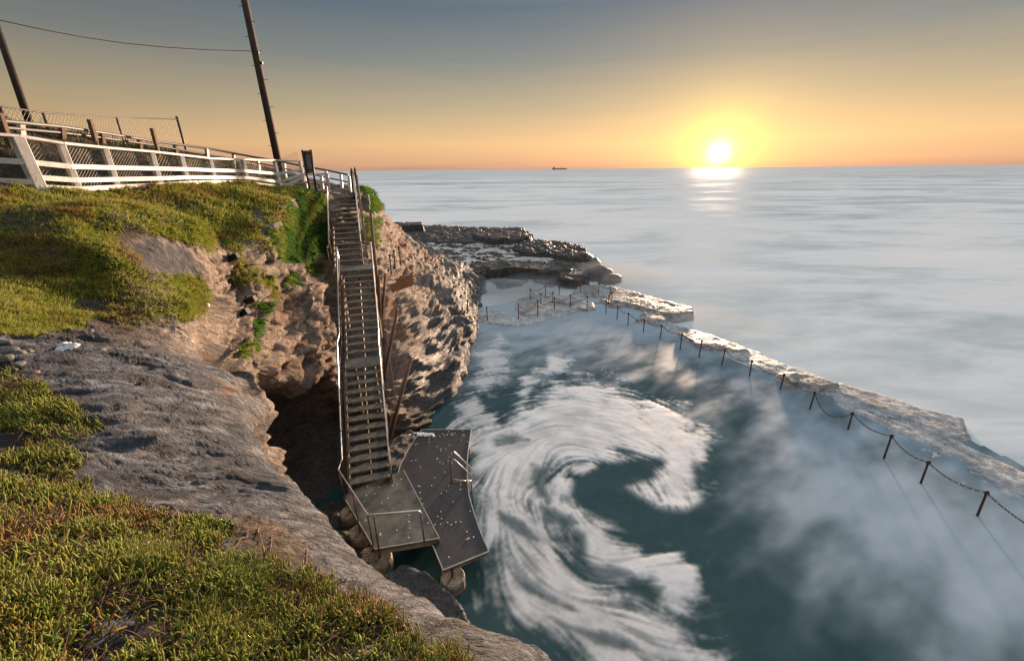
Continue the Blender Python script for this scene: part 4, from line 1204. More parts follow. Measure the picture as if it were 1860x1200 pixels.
# heavy timber rail and spear topped gate posts on the right of the upper flight
mb = MB(); mb.bar(U1 + su * (UHW + .16) + up * .75, U0 + su * (UHW + .20) + up * .35, .09, .22); o_ = mb.build('timber_rail', M['timber_brown'], st); o_['label'] = 'brown timber rail beside the upper flight'
for px_, py_, tx, ty in ((641, 344, 637.5, 305), (652, 350, 644, 304)):
    b = at(px_, py_, Y=U1[1] + .15)
    t_ = at(tx, ty, Y=U1[1] + .15)
    mb = MB(); mb.bar(b - (0, 0, .3), t_ - (0, 0, .15), .10, .10); mb.tube([t_ - (0, 0, .15), t_ + (0, 0, .02)], [.06, .012], 4)
    mb.build('gate_post', M['timber_dark'], st)
# bottom landing deck
BL = [Z(625, 903, zb), Z(632, 893, zb), Z(733, 853, zb), Z(798, 977, zb), Z(681, 997, zb)]
mb = MB(); mb.prism([p[:2] for p in BL], zb - .07, zb); mb.build('landing_deck', M['deck_light'], st)
mb = MB()
for a, b in ((BL[2], BL[3]), (BL[3], BL[4]), (BL[4], BL[0])): mb.bar(a + (0, 0, .004), b + (0, 0, .004), .018, .02)
mb.build('edge_trim', M['trim'], st)
mb = MB()
for a, b in ((BL[3], BL[4]), (BL[4], BL[0])): mb.bar(a + (0, .05, -.14), b + (0, .05, -.14), .06, .14)
mb.build('edge_beam', M['concrete'], st)
def bolts(poly, z, n, name, parent, seed):
    rr_ = np.random.default_rng(seed); mb = MB()
    xy = np.array([p[:2] for p in poly]); lo, hi = xy.min(0), xy.max(0); k = 0
    while k < n:
        q = lo + rr_.random(2) * (hi - lo)
        if sdpoly(q[None], xy)[0] > .06:
            mb.lathe((q[0], q[1], z), [(.018, 0), (.015, .014), (.006, .018)], 6); k += 1
    o = mb.build(name, M['bolt'], parent); o['kind'] = 'stuff'
bolts(BL, zb, 22, 'bolt', st, 3)
def drum(c, parent, z0=-.6):
    mb = MB(); mb.lathe((c[0], c[1], 0), [(.29, z0), (.29, c[2] - .05), (.26, c[2])], 18); d = mb.build('footing', M['concrete'], parent, smooth=False)
    mb = MB(); mb.tube([(c[0], c[1], c[2] - .02), (c[0], c[1], zb - .2)], .035, 8); mb.build('footing_stub', M['rust_brown'], parent)
for q in ((690, 1012), (655, 965), (637, 928)): drum(Z(q[0], q[1], .36), st)

# ---- bathing deck
zd = .70
DK = [(766, 780), (856, 780), (851, 812), (848, 845), (849, 873), (852, 900), (860, 928), (868, 953), (878, 978), (888, 1001), (805, 1035), (786, 990), (740, 905), (720, 868), (728, 842), (742, 815)]
DKP = [Z(a, b, zd) for a, b in DK]
dk = thing('bathing_deck', 'dark boomerang shaped bathing deck at the foot of the stairs', 'deck', np.mean(DKP, 0))
mb = MB(); mb.prism([p[:2] for p in DKP], zd - .06, zd); mb.build('deck_panel', M['deck_dark'], dk)
mb = MB()
for a, b in zip(DKP[1:11], DKP[2:11]): mb.bar(a + (0, 0, .002), b + (0, 0, .002), .022, .03)
mb.bar(DKP[0] + (0, 0, .002), DKP[1] + (0, 0, .002), .02, .03); mb.bar(DKP[10] + (0, 0, .002), DKP[11] + (0, 0, .002), .022, .03)
for a, b in ((12, 13), (13, 14), (14, 15), (15, 0)): mb.bar(DKP[a] + (0, 0, .002), DKP[b] + (0, 0, .002), .014, .03)
mb.build('edge_trim', M['trim'], dk)
mb = MB(); inn = np.array([-.06, .09, 0])
mb.bar(DKP[9] + inn + (0, 0, -.14), DKP[10] + inn + (0, 0, -.14), .07, .15)
mb.build('edge_beam', M['concrete'], dk)
for fr_ in ((9, 11, .25), (5, 13, .0)):
    a, b = DKP[fr_[0]], DKP[fr_[1]]
    mb = MB(); mb.bar(a + (-.1, .25, -.13), b + (.1, .25, -.13), .08, .12); mb.build('joist', M['rust_brown'], dk)
bolts(DKP, zd, 62, 'bolt', dk, 5)
drum(Z(822, 1046, .30), dk); drum(DKP[4] + (-.3, .4, -.4), dk); drum(DKP[1] + (-.3, -.4, -.4), dk)
lad = thing('pool_ladder', 'short stainless grab rails leading off the dark deck into the water', 'ladder', Z(820, 870, zd))
for nm, ft, tp_, apx, kn, dw in (('grab_rail', (819, 853), (818.5, 827), (825, 820), (854, 848), (855, 872)), ('grab_rail', (820, 876), (819.5, 838), (825, 834), (856.5, 864), (858, 898))):
    b = Z(*ft, zd); Yb = b[1]
    pts = [b, at(*tp_, Y=Yb), at(*apx, Y=Yb), at(*kn, Y=Yb), at(*dw, Y=Yb)]
    pts.insert(2, (pts[1] * .4 + pts[2] * .6) + np.array([-.03, 0, .02]))
    pts.append(pts[-1] * 1.0 + np.array([0, 0, -.7]))
    mb = MB(); mb.tube(pts, .022, 8); mb.build(nm, M['galv'], lad, smooth=True)
for z_ in (.14, .02):
    a = Z(819, 853, zd); b = Z(820, 876, zd)
    mb = MB(); mb.tube([b + (0, 0, z_), at(856, 874 if z_ > .1 else 872, Y=b[1])], .014, 6); mb.build('cross_bar', M['galv'], lad, smooth=True)
for k in range(3):
    a = at(855, 860, Y=Z(819, 853, zd)[1]); b = at(857.5, 882, Y=Z(820, 876, zd)[1])
    mb = MB(); mb.tube([a + (0, 0, -.25 - .25 * k), b + (0, 0, -.1 - .25 * k)], .016, 6); mb.build('rung', M['galv'], lad, smooth=True)
def lumps(name, c, n, spread, size, mat, seed):
    rr_ = np.random.default_rng(seed); mb = MB()
    for k in range(n):
        q = np.asarray(c) + np.append(rr_.normal(0, 1, 2) * spread, 0); s_ = size * rr_.uniform(.4, 1.1)
        mb.lathe(q, [(s_, 0), (s_ * .9, s_ * .3), (s_ * .5, s_ * .5), (s_ * .1, s_ * .55)], 8)
    return mb.build(name, mat, None, smooth=True)
M['foam_white'] = simple('sea_foam', (.78, .80, .82), (.66, .69, .72), .7, scale=20)
o = lumps('sea_foam', Z(768, 789, zd + .002), 60, (.17, .05), .045, M['foam_white'], 4)
tag(o, 'clump of white sea foam left on the back edge of the dark deck', 'foam', kind='stuff')
o = lumps('sea_foam', Z(818, 790, zd + .002), 12, (.12, .06), .022, M['foam_white'], 6)
tag(o, 'small flecks of white foam in the middle of the deck edge', 'foam', kind='stuff')

# ---- white timber fence
FX = [30, 75, 143, 213, 291, 341, 390, 449, 510, 552, 600]; FY = [8.6, 9.2, 9.9, 10.9, 12.2, 13.2, 14.4, 16.3, 18.4, 19.3, 20]
fy = lambda x: float(np.interp(x, FX, FY))
wf = thing('white_fence', 'white painted timber fence with wire netting along the cliff top', 'fence', at(75, 341, Y=9.2))
POSTS = [((73, 342), (29, 249)), ((143, 345), (110, 262)), ((213, 341), (190, 270)), ((291, 337), (275, 277)), ((341, 333), (328, 283)), ((390, 331), (381, 289)), ((449, 332), (442, 291)), ((510, 341), (498, 292)), ((551, 322), (545, 294))]
PB = []
for k, (b, t_) in enumerate(POSTS):
    Yb = fy(b[0]); p, q = at(*b, Y=Yb), at(*t_, Y=Yb)
    q = np.array([p[0] + (q[0] - p[0]) * .8, Yb, q[2]])
    PB.append((p, q))
    mb = MB(); mb.bar(p - (0, 0, .25), q + (0, 0, .0), .19 if k == 0 else .125, .19 if k == 0 else .125, up=(0.35, 1, 0)); mb.build('post', M['white_paint'], wf, bevel=.012)
left = (at(-90, 336, Y=8.3), at(-90, 240, Y=8.3))
BAYS = [(left, PB[0])] + list(zip(PB[:-1], PB[1:]))
for k, (a, b) in enumerate(BAYS):
    A_ = lambda t, s: (a[0] * (1 - t) + a[1] * t) if s == 0 else (b[0] * (1 - t) + b[1] * t)
    mb = MB(); mb.bar(A_(1, 0) + (0, 0, .02), A_(1, 1) + (0, 0, .02), .20, .055); mb.build('top_rail', M['white_paint'], wf, bevel=.006)
    for t in ((.52, .22, .02) if k else (.52, .12)):
        mb = MB(); mb.bar(A_(t, 0) + (.06, -.04, 0), A_(t, 1) + (.06, -.04, 0), .045, .11); mb.build('rail', M['white_paint'], wf, bevel=.005)
    if k:
        mb = MB(); wlen = np.linalg.norm(b[0] - a[0]); hgt = a[1][2] - a[0][2]; stp = .08 if k < 4 else .11
        n_w = int((wlen + hgt) / stp)
        off = np.array([-.07, .03, 0])
        for i in range(n_w):
            x0_ = i * stp
            for sgn in (1, -1):
                lo_, hi_ = (max(0, x0_ - hgt), min(wlen, x0_))
                if hi_ - lo_ < .02: continue
                z_lo, z_hi = x0_ - lo_, x0_ - hi_
                if sgn < 0: lo_, hi_ = wlen - lo_, wlen - hi_
                P_ = lambda x_, z_: (a[0] * (1 - x_ / wlen) + b[0] * (x_ / wlen)) + np.array([0, 0, z_]) + off
                mb.tube([P_(lo_, z_lo), P_(hi_, z_hi)], .0042 if k < 4 else .004, 3, cap=False)
        mb.build('netting', M['galv_dull'], wf)
sf_ = thing('low_fence', 'low white handrail beside the top of the stairs', 'fence', at(556, 343, Y=19.4))
for b, t_ in (((557, 343), (553.5, 318)), ((586, 346), (583, 318)), ((597, 350), (594, 316))):
    p, q = pillar(at(*b, Y=19.4), t_); mb = MB(); mb.bar(p - (0, 0, .2), q, .12, .12); mb.build('post', M['white_paint'], sf_, bevel=.008)
for a, b in (((547, 317), (596, 316.5)), ((556, 331), (596, 331)), ((560, 344), (597, 345))):
    mb = MB(); mb.bar(at(*a, Y=19.38), at(*b, Y=19.38), .07, .09); mb.build('rail', M['white_paint'], sf_)

# ---- grey ramp railing behind
RTOP = [(-60, 212, 9.4), (0, 219, 10.4), (112, 230, 12.4), (185, 241, 14), (285, 257.5, 16.2), (380, 270, 18.6), (460, 285, 20.6), (497, 291, 21.2), (547, 301, 21.6), (592, 309, 21.2), (632, 317.5, 20.6)]
RLOW = [(-60, 226), (0, 231), (112, 241), (185, 250), (285, 264.5), (380, 282), (460, 294), (497, 302), (547, 313), (592, 322), (632, 331)]
gfence = thing('ramp_railing', 'grey handrail of the ramp coming down behind the white fence', 'railing', at(285, 275, Y=16.2))
mb = MB(); mb.tube([at(a, b, Y=c_) for a, b, c_ in RTOP], .045, 8); mb.build('top_rail', M['grey_paint'], gfence, smooth=True)
mb = MB(); mb.tube([at(a, b, Y=RTOP[k][2]) for k, (a, b) in enumerate(RLOW)], .035, 8); mb.build('lower_rail', M['grey_paint'], gfence, smooth=True)
for x_, tp_, bt in ((37, 222, 246), (112, 231, 252), (185, 242, 264), (253, 253, 275), (318, 263, 280), (375, 270, 292), (424, 279, 304), (468, 287, 306), (516, 297, 318), (592, 311, 330), (619, 316, 345), (634, 320, 345)):
    Yb = float(np.interp(x_, [r_[0] for r_ in RTOP], [r_[2] for r_ in RTOP]))
    q = at(x_, tp_, Y=Yb); p = at(x_ + 3, bt + 6, Y=Yb)
    mb = MB(); mb.bar(p, q, .11, .11); mb.build('post', M['white_paint'] if x_ < 60 or x_ > 360 else M['timber_brown'], gfence)

# ---- chain link fence
cf = thing('chain_link_fence', 'sagging wire mesh fence on the bank behind the white fence', 'fence', at(94, 252, Y=12.6))
CT = [(-60, 185, 10.2), (0, 193, 11.2), (77, 204.5, 12.6), (211, 213, 16), (322, 217, 19.4)]
CB = [(-60, 232), (0, 240), (94, 254), (227, 270), (341, 285)]
ct = [at(*c_) for c_ in CT]; cb = [at(a, b, Y=CT[k][2]) for k, (a, b) in enumerate(CB)]
cb = [np.array([ct[k][0] + (cb[k][0] - ct[k][0]) * .55, ct[k][1], cb[k][2] - .2]) for k in range(5)]
for k in range(1, 5):
    mb = MB(); mb.tube([cb[k] - (0, 0, .3), ct[k] + (0, 0, .12 if k == 4 else .02)], .028 if k < 4 else .045, 7); mb.build('post', M['dark_steel'], cf, smooth=True)
mb = MB(); mb.tube(ct, .022, 6); mb.build('top_rail', M['dark_steel'], cf, smooth=True)
mb = MB()
for k in range(4):
    a, b, A2, B2 = cb[k], ct[k], cb[k + 1], ct[k + 1]
    wlen = np.linalg.norm(A2 - a); hgt = b[2] - a[2]; stp = .15
    for i in range(int((wlen + hgt) / stp)):
        x0_ = i * stp; lo_, hi_ = max(0, x0_ - hgt), min(wlen, x0_)
        if hi_ - lo_ < .03: continue
        for sgn in (1, -1):
            l2_, h2_ = (lo_, hi_) if sgn > 0 else (wlen - lo_, wlen - hi_)
            def P_(x_, z_):
                u_ = x_ / wlen; v_ = z_ / hgt
                return (a * (1 - u_) + A2 * u_) * (1 - v_) + (b * (1 - u_) + B2 * u_) * v_
            mb.tube([P_(l2_, x0_ - lo_), P_(h2_, x0_ - hi_)], .0032, 3, cap=False)
mb.build('wire_mesh', M['dark_steel'], cf)
lab = ['weathered timber post at the left edge behind the white fence', 'thick timber post in front of the mesh fence, tallest of the three', 'timber post standing clear near the end of the mesh fence']
for k, (b, t_, Yb) in enumerate((((11, 247), (-1, 205), 10.4), ((175, 266), (163, 217), 13.4), ((287, 278), (276, 233), 15.6))):
    p, q = at(*b, Y=Yb), at(*t_, Y=Yb)
    q[0] = p[0] + (q[0] - p[0]) * .9
    MB().bar(p - (0, 0, .3), q, .11, .11).build_thing('timber_post', M['timber_brown'], p, lab[k], 'post', 'stout timber posts on the bank', bevel=.015)

# ---- poles, wire, sign
def pole(base, top, r, label, pegs, px_sign):
    d = (top - base) / np.linalg.norm(top - base)
    ext = base + d * np.linalg.norm(top - base) * 1.5
    t_ = thing('utility_pole', label, 'pole', base, 'dark utility poles')
    mb = MB(); mb.tube([base - d * .5, base + (ext - base) * .5, ext], [r, r * .88, r * .75], 12); mb.build('shaft', M['timber_dark'], t_, smooth=True)
    if pegs:
        for k in range(14):
            p = base + d * (1.6 + .62 * k); sg = 1 if k % 2 else -1
            mb = MB(); mb.tube([p, p + np.array([sg * (r + .14), 0, .0]), p + np.array([sg * (r + .15), 0, .05])], .014, 5); mb.build('step_peg', M['dark_steel'], t_)
    return t_, d
pb, pt = at(511, 322, Y=24), at(444, 0, Y=24)
pt[1] = 24
up1, d1 = pole(pb, pt, .19, 'tall dark utility pole with step pegs near the stair top', True, 1)
pb2, pt2 = at(62, 248, Y=16), at(0, 66, Y=16)
up2, d2 = pole(pb2, pt2, .115, 'dark utility pole at the far left behind the mesh fence', False, 1)
wp = [at(458, 93, Y=23.8), at(380, 91, Y=22.3), at(300, 86, Y=20.9), at(225, 78.5, Y=19.6), at(150, 67.5, Y=18.3), at(75, 53.5, Y=17.1), at(0, 37, Y=16.2), at(-33, 28, Y=16)]
MB().tube(wp, .014, 5).build_thing('overhead_wire', M['dark_steel'], wp[-1], 'single black wire sagging between the two utility poles', 'wire', smooth=True)
mb = MB(); p_ = at(460, 93, Y=23.9); mb.box(p_ + (.1, .05, -.05), (.3, .08, .1)).box(p_ + (.25, .05, -.5), (.16, .1, .12)).tube([p_ + (.05, 0, 0), p_ + (.12, 0, .9)], .012, 4)
mb.build('wire_bracket', M['dark_steel'], up1)
sg_ = thing('sign_board', 'back of a grey metal sign on two posts at the stair top', 'sign', at(567, 345, Y=18.6))
q_ = [(549, 274), (565, 273), (571, 314), (557, 315.5)]
Pq = [at(*c_, Y=18.6) for c_ in q_]
mb = MB(); fr4 = [p + np.array([0, .03, 0]) for p in Pq]
mb.add(Pq + fr4, [(0, 1, 2, 3), (7, 6, 5, 4), (0, 4, 5, 1), (1, 5, 6, 2), (2, 6, 7, 3), (3, 7, 4, 0)]); mb.build('panel', M['sign_back'], sg_)
for a, b in (((548.6, 272.5), (562, 344)), ((564.5, 272), (573.5, 346))):
    mb = MB(); mb.tube([at(*a, Y=18.54), at(*b, Y=18.54) - (0, 0, .2)], .045, 8); mb.build('sign_post', M['dark_steel'], sg_, smooth=True)
for f_ in (.12, .85):
    mb = MB(); mb.bar(Pq[0] * (1 - f_) + Pq[3] * f_ - (0, .03, 0), Pq[1] * (1 - f_) + Pq[2] * f_ - (0, .03, 0), .03, .06); mb.build('batten', M['dark_steel'], sg_)

# ---- leaning fence right of the stairs, old steps, brick wall, rusty stakes
sfz = thing('safety_fence', 'leaning timber posts with torn netting right of the stairs', 'fence', surf(706, 795, 8))
PO = []
for b, t_, r in (((707, 797), (747, 648), .07), ((697, 688), (722, 561), .065), ((694, 578), (700, 496), .06), ((690, 560), (673, 388), .07), ((692, 606), (688, 500), .05)):
    p = surf(b[0], b[1], 8); p = at(b[0], b[1], Y=min(p[1], 20)); q = at(t_[0], t_[1], Y=p[1] - .1)
    PO.append((p, q)); mb = MB(); mb.tube([p - (q - p) * .12, (p + q) / 2, q], [r, r * .95, r * .8], 8); mb.build('post', M['timber_brown'], sfz, smooth=True)
mb = MB()
for (p, q), (p2, q2) in ((PO[0], PO[1]), (PO[1], PO[2])):
    for i in range(26):
        t = i / 25
        a = p * (1 - t) + p2 * t; b = q * (1 - t) + q2 * t; sag = np.array([.10 * math.sin(t * 3.14), 0, -.25 * math.sin(t * 3.14)])
        mb.tube([a, a * .5 + b * .5 + sag, b * .9 + a * .1 + sag], .0032, 3, cap=False)
        u_ = .9 * t
        a2 = p * (1 - u_) + q * u_; b2 = p2 * (1 - u_) + q2 * u_
        mb.tube([a2, (a2 + b2) / 2 + (.10, 0, -.25 * u_), b2], .0032, 3, cap=False)
mb.build('netting', M['rust'], sfz)
mb = MB()
for (p, q), (p2, q2) in ((PO[0], PO[1]), (PO[1], PO[2])):
    mb.tube([q, (q + q2) / 2 + (.05, 0, -.35), q2], .007, 4); mb.tube([p * .6 + q * .4, p2 * .6 + q2 * .4], .006, 4)
mb.build('wire', M['rust'], sfz)
old = thing('concrete_steps', 'small broken concrete steps on the headland beside the stair top', 'steps', at(664, 372, Y=21.6))
for k, (a, b) in enumerate((((660, 356), (668, 362)), ((662, 364), (669, 372)), ((663, 372), (667, 380)))):
    c_ = at((a[0] + b[0]) / 2, (a[1] + b[1]) / 2, Y=21.4 - .1 * k)
    mb = MB(); mb.box(c_, (.34, .5, .26), .3); mb.build('step', M['concrete'], old, bevel=.02)
bw = thing('brick_wall', 'low broken orange brick wall on the ledge right of the stairs', 'wall', surf(708, 520, 12))
b0 = surf(706, 520, 12); Yb = b0[1]
A0, A1 = at(705, 522, Y=Yb - .15), at(748, 492, Y=Yb + 1.3)
A1[2] = A0[2]
dw = A1 - A0; Lw = np.linalg.norm(dw[:2]); dw /= np.linalg.norm(dw); rzb = math.atan2(dw[1], dw[0])
mb = MB(); rb = np.random.default_rng(3)
for r_ in range(12):
    nb_ = int(Lw / .235)
    for i in range(nb_):
        if r_ > 3.5 + 5 * (i + .5) / nb_ + rb.normal(0, .5): continue
        p = A0 + dw * ((i + .5 + .5 * (r_ % 2)) * .235); mb.box(p + (rb.normal(0, .006), rb.normal(0, .006), .04 + r_ * .085 - .3), (.222, .11, .073), rzb)
o_ = mb.build('brick', M['brick'], bw); o_['kind'] = 'stuff'
slab_lab = ['rusty stake on the ledge above the brick wall, nearest of three', 'middle rusty stake on the ledge above the brick wall', 'farthest rusty stake on the ledge above the brick wall', 'thin rusty stake on the outer rocks at the pool corner']
for k, (b, t_) in enumerate((((710, 491), (708, 465)), ((717, 482), (715.6, 457)), ((727, 474), (724.5, 450)), ((850, 566), (849, 547)))):
    p = surf(b[0], b[1], 14); p = at(b[0], b[1], Y=p[1] - .05); q = at(t_[0], t_[1], Y=p[1])
    mb = MB(); mb.tube([p - (0, 0, .2), q], .035, 7); mb.lathe(q, [(.03, -.03), (.07, 0), (.07, .06), (.02, .09)], 8)
    mb.build_thing('rusty_stake', M['rust'], p, slab_lab[k], 'stake', 'rusty stakes on the rocks', smooth=True)

# ---- floodlights, stones, rag
for k, (a, b, lab_, tl) in enumerate(((425, 467, 'small black floodlight on the grassy edge, highest of the three', .2), (455, 541, 'black floodlight on a bracket, upper of the pair on the pink face', -.35), (442, 565, 'black floodlight on a bracket, lower of the pair on the pink face', -.25))):
    p = surf(a, b, 4, 7); n_o = np.array([.55, -.75, .15]); n_o /= np.linalg.norm(n_o); p = p + n_o * .18
    t_ = thing('floodlight', lab_, 'floodlight', p, 'floodlights bolted to the cliff')
    mb = MB(); mb.bar(p + np.array([-.13, -.02, -.05]), p + np.array([.15, -.06, .06]), .12, .15); mb.build('lamp_housing', M['black_plastic'], t_, bevel=.01)
    mb = MB(); mb.bar(p - n_o * .3, p, .03, .05).bar(p + (-.14, 0, -.13), p + (-.10, 0, .1), .03, .04); mb.build('bracket', M['black_plastic'], t_)
p = surf(378, 549, 4, 6) + np.array([.06, -.12, 0])
t_ = thing('lamp_cap', 'round white lamp cap in the dark hollow of the cliff', 'lamp', p)
mb = MB(); mb.lathe(p, [(.012, -.05), (.045, -.04), (.052, 0), (.04, .03), (.006, .045)], 12); mb.build('cap', M['bolt'], t_, smooth=True)
def pebble(c, sx, sy, sz, mat, label, seed, group, name='stone', cat='stone', rz=0):
    rr_ = np.random.default_rng(seed); nlat, nlon = 10, 16
    V, F = [], []
    for i in range(nlat + 1):
        for j in range(nlon):
            th, ph = math.pi * i / nlat, 2 * math.pi * j / nlon
            V.append((math.sin(th) * math.cos(ph), math.sin(th) * math.sin(ph), math.cos(th)))
    V = np.array(V); n_ = 1 + .22 * fbm(V, 3, 1.2, off=seed * 3.7)
    V = np.sign(V) * np.abs(V) ** .85 * n_[:, None] * np.array([sx, sy, sz])
    cz, sz_ = math.cos(rz), math.sin(rz)
    V = np.stack([V[:, 0] * cz - V[:, 1] * sz_, V[:, 0] * sz_ + V[:, 1] * cz, V[:, 2]], 1)
    for i in range(nlat):
        for j in range(nlon): F.append((i * nlon + j, (i + 1) * nlon + j, (i + 1) * nlon + (j + 1) % nlon, i * nlon + (j + 1) % nlon))
    return MB().add(V + np.asarray(c), F).build_thing(name, mat, np.asarray(c), label, cat, group, smooth=True)
ST = [(8, 624, 15, 6, 'small grey pebble touching the left edge, farthest back'), (14, 641, 24, 9, 'long flat grey pebble at the back of the stone cluster'), (47, 641, 17, 9, 'round tan pebble at the right end of the cluster'), (34, 646, 16, 9, 'grey brown pebble tucked against the round tan one'), (13, 654, 15, 9, 'dark grey pebble low at the left of the cluster'),
      (34, 662, 15, 8, 'dusty pebble lowest in the cluster, beside the samphire'), (165, 603, 9, 5, 'pale chip of stone lying on the bare soil'), (184, 639, 17, 8, 'green grey pebble on the slab right of the white rag'), (65, 679, 11, 5, 'smooth orange pebble alone on the dark slab'), (77, 692, 5, 3, 'tiny pale pebble below the orange one'), (26, 672, 12, 7, 'brown grey pebble half hidden in samphire')]
for k, (a, b, rx, rzz, lab_) in enumerate(ST):
    p = surf(a, b, .5, 6); s_ = np.linalg.norm(p - (0, 0, CAMZ)) / 880
    pebble(p + (0, 0, rzz * s_ * .2), rx * s_ * .52, rx * s_ * .38, rzz * s_ * .6, M['pebble_orange'] if 'orange' in lab_ else M['pebble'], lab_, k + 2, 'loose stones on the cliff top', rz=.3 * k)
p = surf(120, 632, .5, 6); n1 = 40
gx_, gy_ = np.meshgrid(np.linspace(-1, 1, n1), np.linspace(-1, 1, n1), indexing='ij')
Pc = np.stack([gx_.ravel(), gy_.ravel(), np.zeros(n1 * n1)], 1)
hh = .045 * np.abs(ridge(Pc, 4, 1.8, off=4)) + .02
Pc[:, 0] *= .12 + .02 * np.sin(3 * gy_.ravel()); Pc[:, 1] *= .075 * (1 + .3 * np.sin(4 * gx_.ravel())); Pc[:, 2] = hh * (1 - .6 * np.maximum(np.abs(gx_), np.abs(gy_)).ravel() ** 3)
Pc = Pc @ np.array([[.9, -.43, 0], [.43, .9, 0], [0, 0, 1]])
o = link('crumpled_rag', mesh_np('crumpled_rag', Pc, grid_faces(n1, n1), M['cloth']), None, p); tag(o, 'crumpled white rag lying at the edge of the dark slab', 'rag')
# dry stems trailing over the slab
mb = MB(); rt = np.random.default_rng(12)
TW = [[(332, 955), (372, 940), (420, 933), (455, 940), (472, 955), (468, 980)], [(240, 945), (265, 928), (292, 913)], [(272, 944), (305, 925), (330, 909)], [(378, 1020), (420, 1000), (450, 975), (466, 955)], [(555, 985), (560, 1010), (545, 1045)], [(40, 668), (62, 660), (80, 645)],
      [(400, 920), (412, 935)], [(468, 955), (480, 1000), (440, 1020)], [(350, 935), (353, 928)], [(500, 960), (490, 990), (498, 1015)]]
for tw in TW:
    P_ = []
    for i in range(len(tw) - 1):
        for t in (0, .34, .67): P_.append((tw[i][0] * (1 - t) + tw[i + 1][0] * t + rt.normal(0, 2), tw[i][1] * (1 - t) + tw[i + 1][1] * t + rt.normal(0, 2)))
    P_.append(tw[-1])
    mb.tube([surf(a, b, .4, 6) + (0, 0, .012) for a, b in P_], [.003] * (len(P_) - 1) + [.0012], 5)
o = mb.build('trailing_stems', M['twig'], None, smooth=True); tag(o, 'brown dry stems trailing over the edge of the dark slab', 'dry stems', kind='stuff')

# ---- chain posts round the pool
CP = [((1779, 936), (1793, 893)), ((1675, 877), (1687, 838)), ((1607, 832), (1620, 790)), ((1542, 779), (1549, 749)), ((1472, 742), (1480, 711.5)), ((1418, 706), (1424.5, 679)), ((1363, 683), (1366, 655)), ((1311, 663), (1317, 634.5)), ((1270, 648), (1275, 618.5)), ((1236, 634), (1239, 606)),
      ((1200, 615), (1202, 590.5)), ((1169, 603), (1171, 580)), ((1141, 591), (1142, 568.5)), ((1121, 580), (1122.5, 556)), ((1101, 569), (1101.5, 545.5)), ((1066.5, 566), (1067, 538)), ((1036.5, 562), (1036.5, 535)), ((1007.5, 565), (1007.5, 540)), ((976.5, 575), (977, 545.5)), ((942, 580), (941.6, 552)), ((886, 583), (884, 557.5))]
CB_ = [((963, 544), (963, 524.5)), ((991, 538), (991, 518.5)), ((1016, 531), (1016, 513)), ((1054.5, 529), (1054.5, 511)), ((1088, 533), (1088, 515)), ((1108.5, 538), (1109, 521)), ((1112, 548), (1112, 530)), ((1106, 552), (1106, 536)), ((1004.5, 548), (1004.5, 530.5)), ((982.5, 551), (982.5, 533.5))]
ORD = ['nearest', 'second nearest', 'third nearest', 'fourth nearest', 'fifth nearest', 'sixth nearest', 'seventh nearest', 'eighth nearest', 'ninth nearest', 'tenth nearest', 'eleventh nearest', 'twelfth nearest', 'thirteenth nearest', 'fourteenth nearest', 'fifteenth nearest']
FARL = ['far post at the corner where the chain turns left', 'post standing fifth from the lone post by the cliff', 'post standing fourth from the lone post by the cliff', 'post standing third from the lone post by the cliff', 'post standing next but one to the cliff rocks', 'lone chainless post next to the cliff rocks']
BK = ['leftmost post of the back row on the far rock', 'second post from the left in the far back row', 'third post from the left in the far back row', 'middle post of the far back row above the misty reef', 'fifth post from the left in the far back row', 'post at the right end of the far back row', 'post just in front of the right end of the back row', 'post between the far corner and the back row', 'post of the middle row standing right on the far rock', 'post of the middle row standing left on the far rock']
TOPS = []
def chain_post(b, t_, label, zb_):
    p = at(*b, z=zb_); q = at(*t_, Y=p[1])
    r = .028
    t0 = thing('chain_post', label, 'post', p, 'rusted chain posts round the pool')
    MB().tube([p - (0, 0, .5), q - (0, 0, .05)], [r * 1.1, r], 8).build('shaft', M['rust'], t0, smooth=True)
    a_ = np.linspace(0, 2 * math.pi, 9)[:-1]
    mb = MB(); mb.lathe(q, [(r, -.08), (.05, -.06), (.055, -.01), (.035, .03), (.008, .04)], 8); mb.build('eyelet', M['rust'], t0, smooth=True)
    return q - (0, 0, .03)
for k, (b, t_) in enumerate(CP):
    lab_ = ('rusted iron chain post awash on the shelf, ' + ORD[k] + ' in the long row') if k < 15 else 'rusted iron ' + FARL[k - 15]
    TOPS.append(chain_post(b, t_, lab_, .0))
TB = [chain_post(b, t_, 'rusted iron ' + BK[k], .2) for k, (b, t_) in enumerate(CB_)]
def chain(a, b, sag, label):
    n = max(8, int(np.linalg.norm(b - a) * 1.08 / .075)); mb = MB()
    pt_ = lambda t: a * (1 - t) + b * t - np.array([0, 0, 4 * sag * t * (1 - t)])
    for i in range(n):
        p, q = pt_(i / n), pt_((i + 1) / n)
        d, u_, v_ = mb.frame(p, q)
        if i % 2: u_, v_ = v_, u_
        c_ = (p + q) / 2; hl = np.linalg.norm(q - p) * .62; hw = .022
        ring = [c_ + d * hl * x_ + u_ * hw * y_ for x_, y_ in ((-1, 0), (-.6, 1), (.6, 1), (1, 0), (.6, -1), (-.6, -1))]
        V, F = [], []
        for j, rp_ in enumerate(ring):
            o_ = (rp_ - c_); o_ = o_ / np.linalg.norm(o_)
            for m_ in range(3):
                an = 2 * math.pi * m_ / 3; V.append(rp_ + (o_ * math.cos(an) + v_ * math.sin(an)) * .010)
        for j in range(6):
            for m_ in range(3): F.append((j * 3 + m_, j * 3 + (m_ + 1) % 3, ((j + 1) % 6) * 3 + (m_ + 1) % 3, ((j + 1) % 6) * 3 + m_))
        mb.add(V, F)
    mb.build_thing('chain', M['rust'], a, label, 'chain', 'chains slung between the posts')
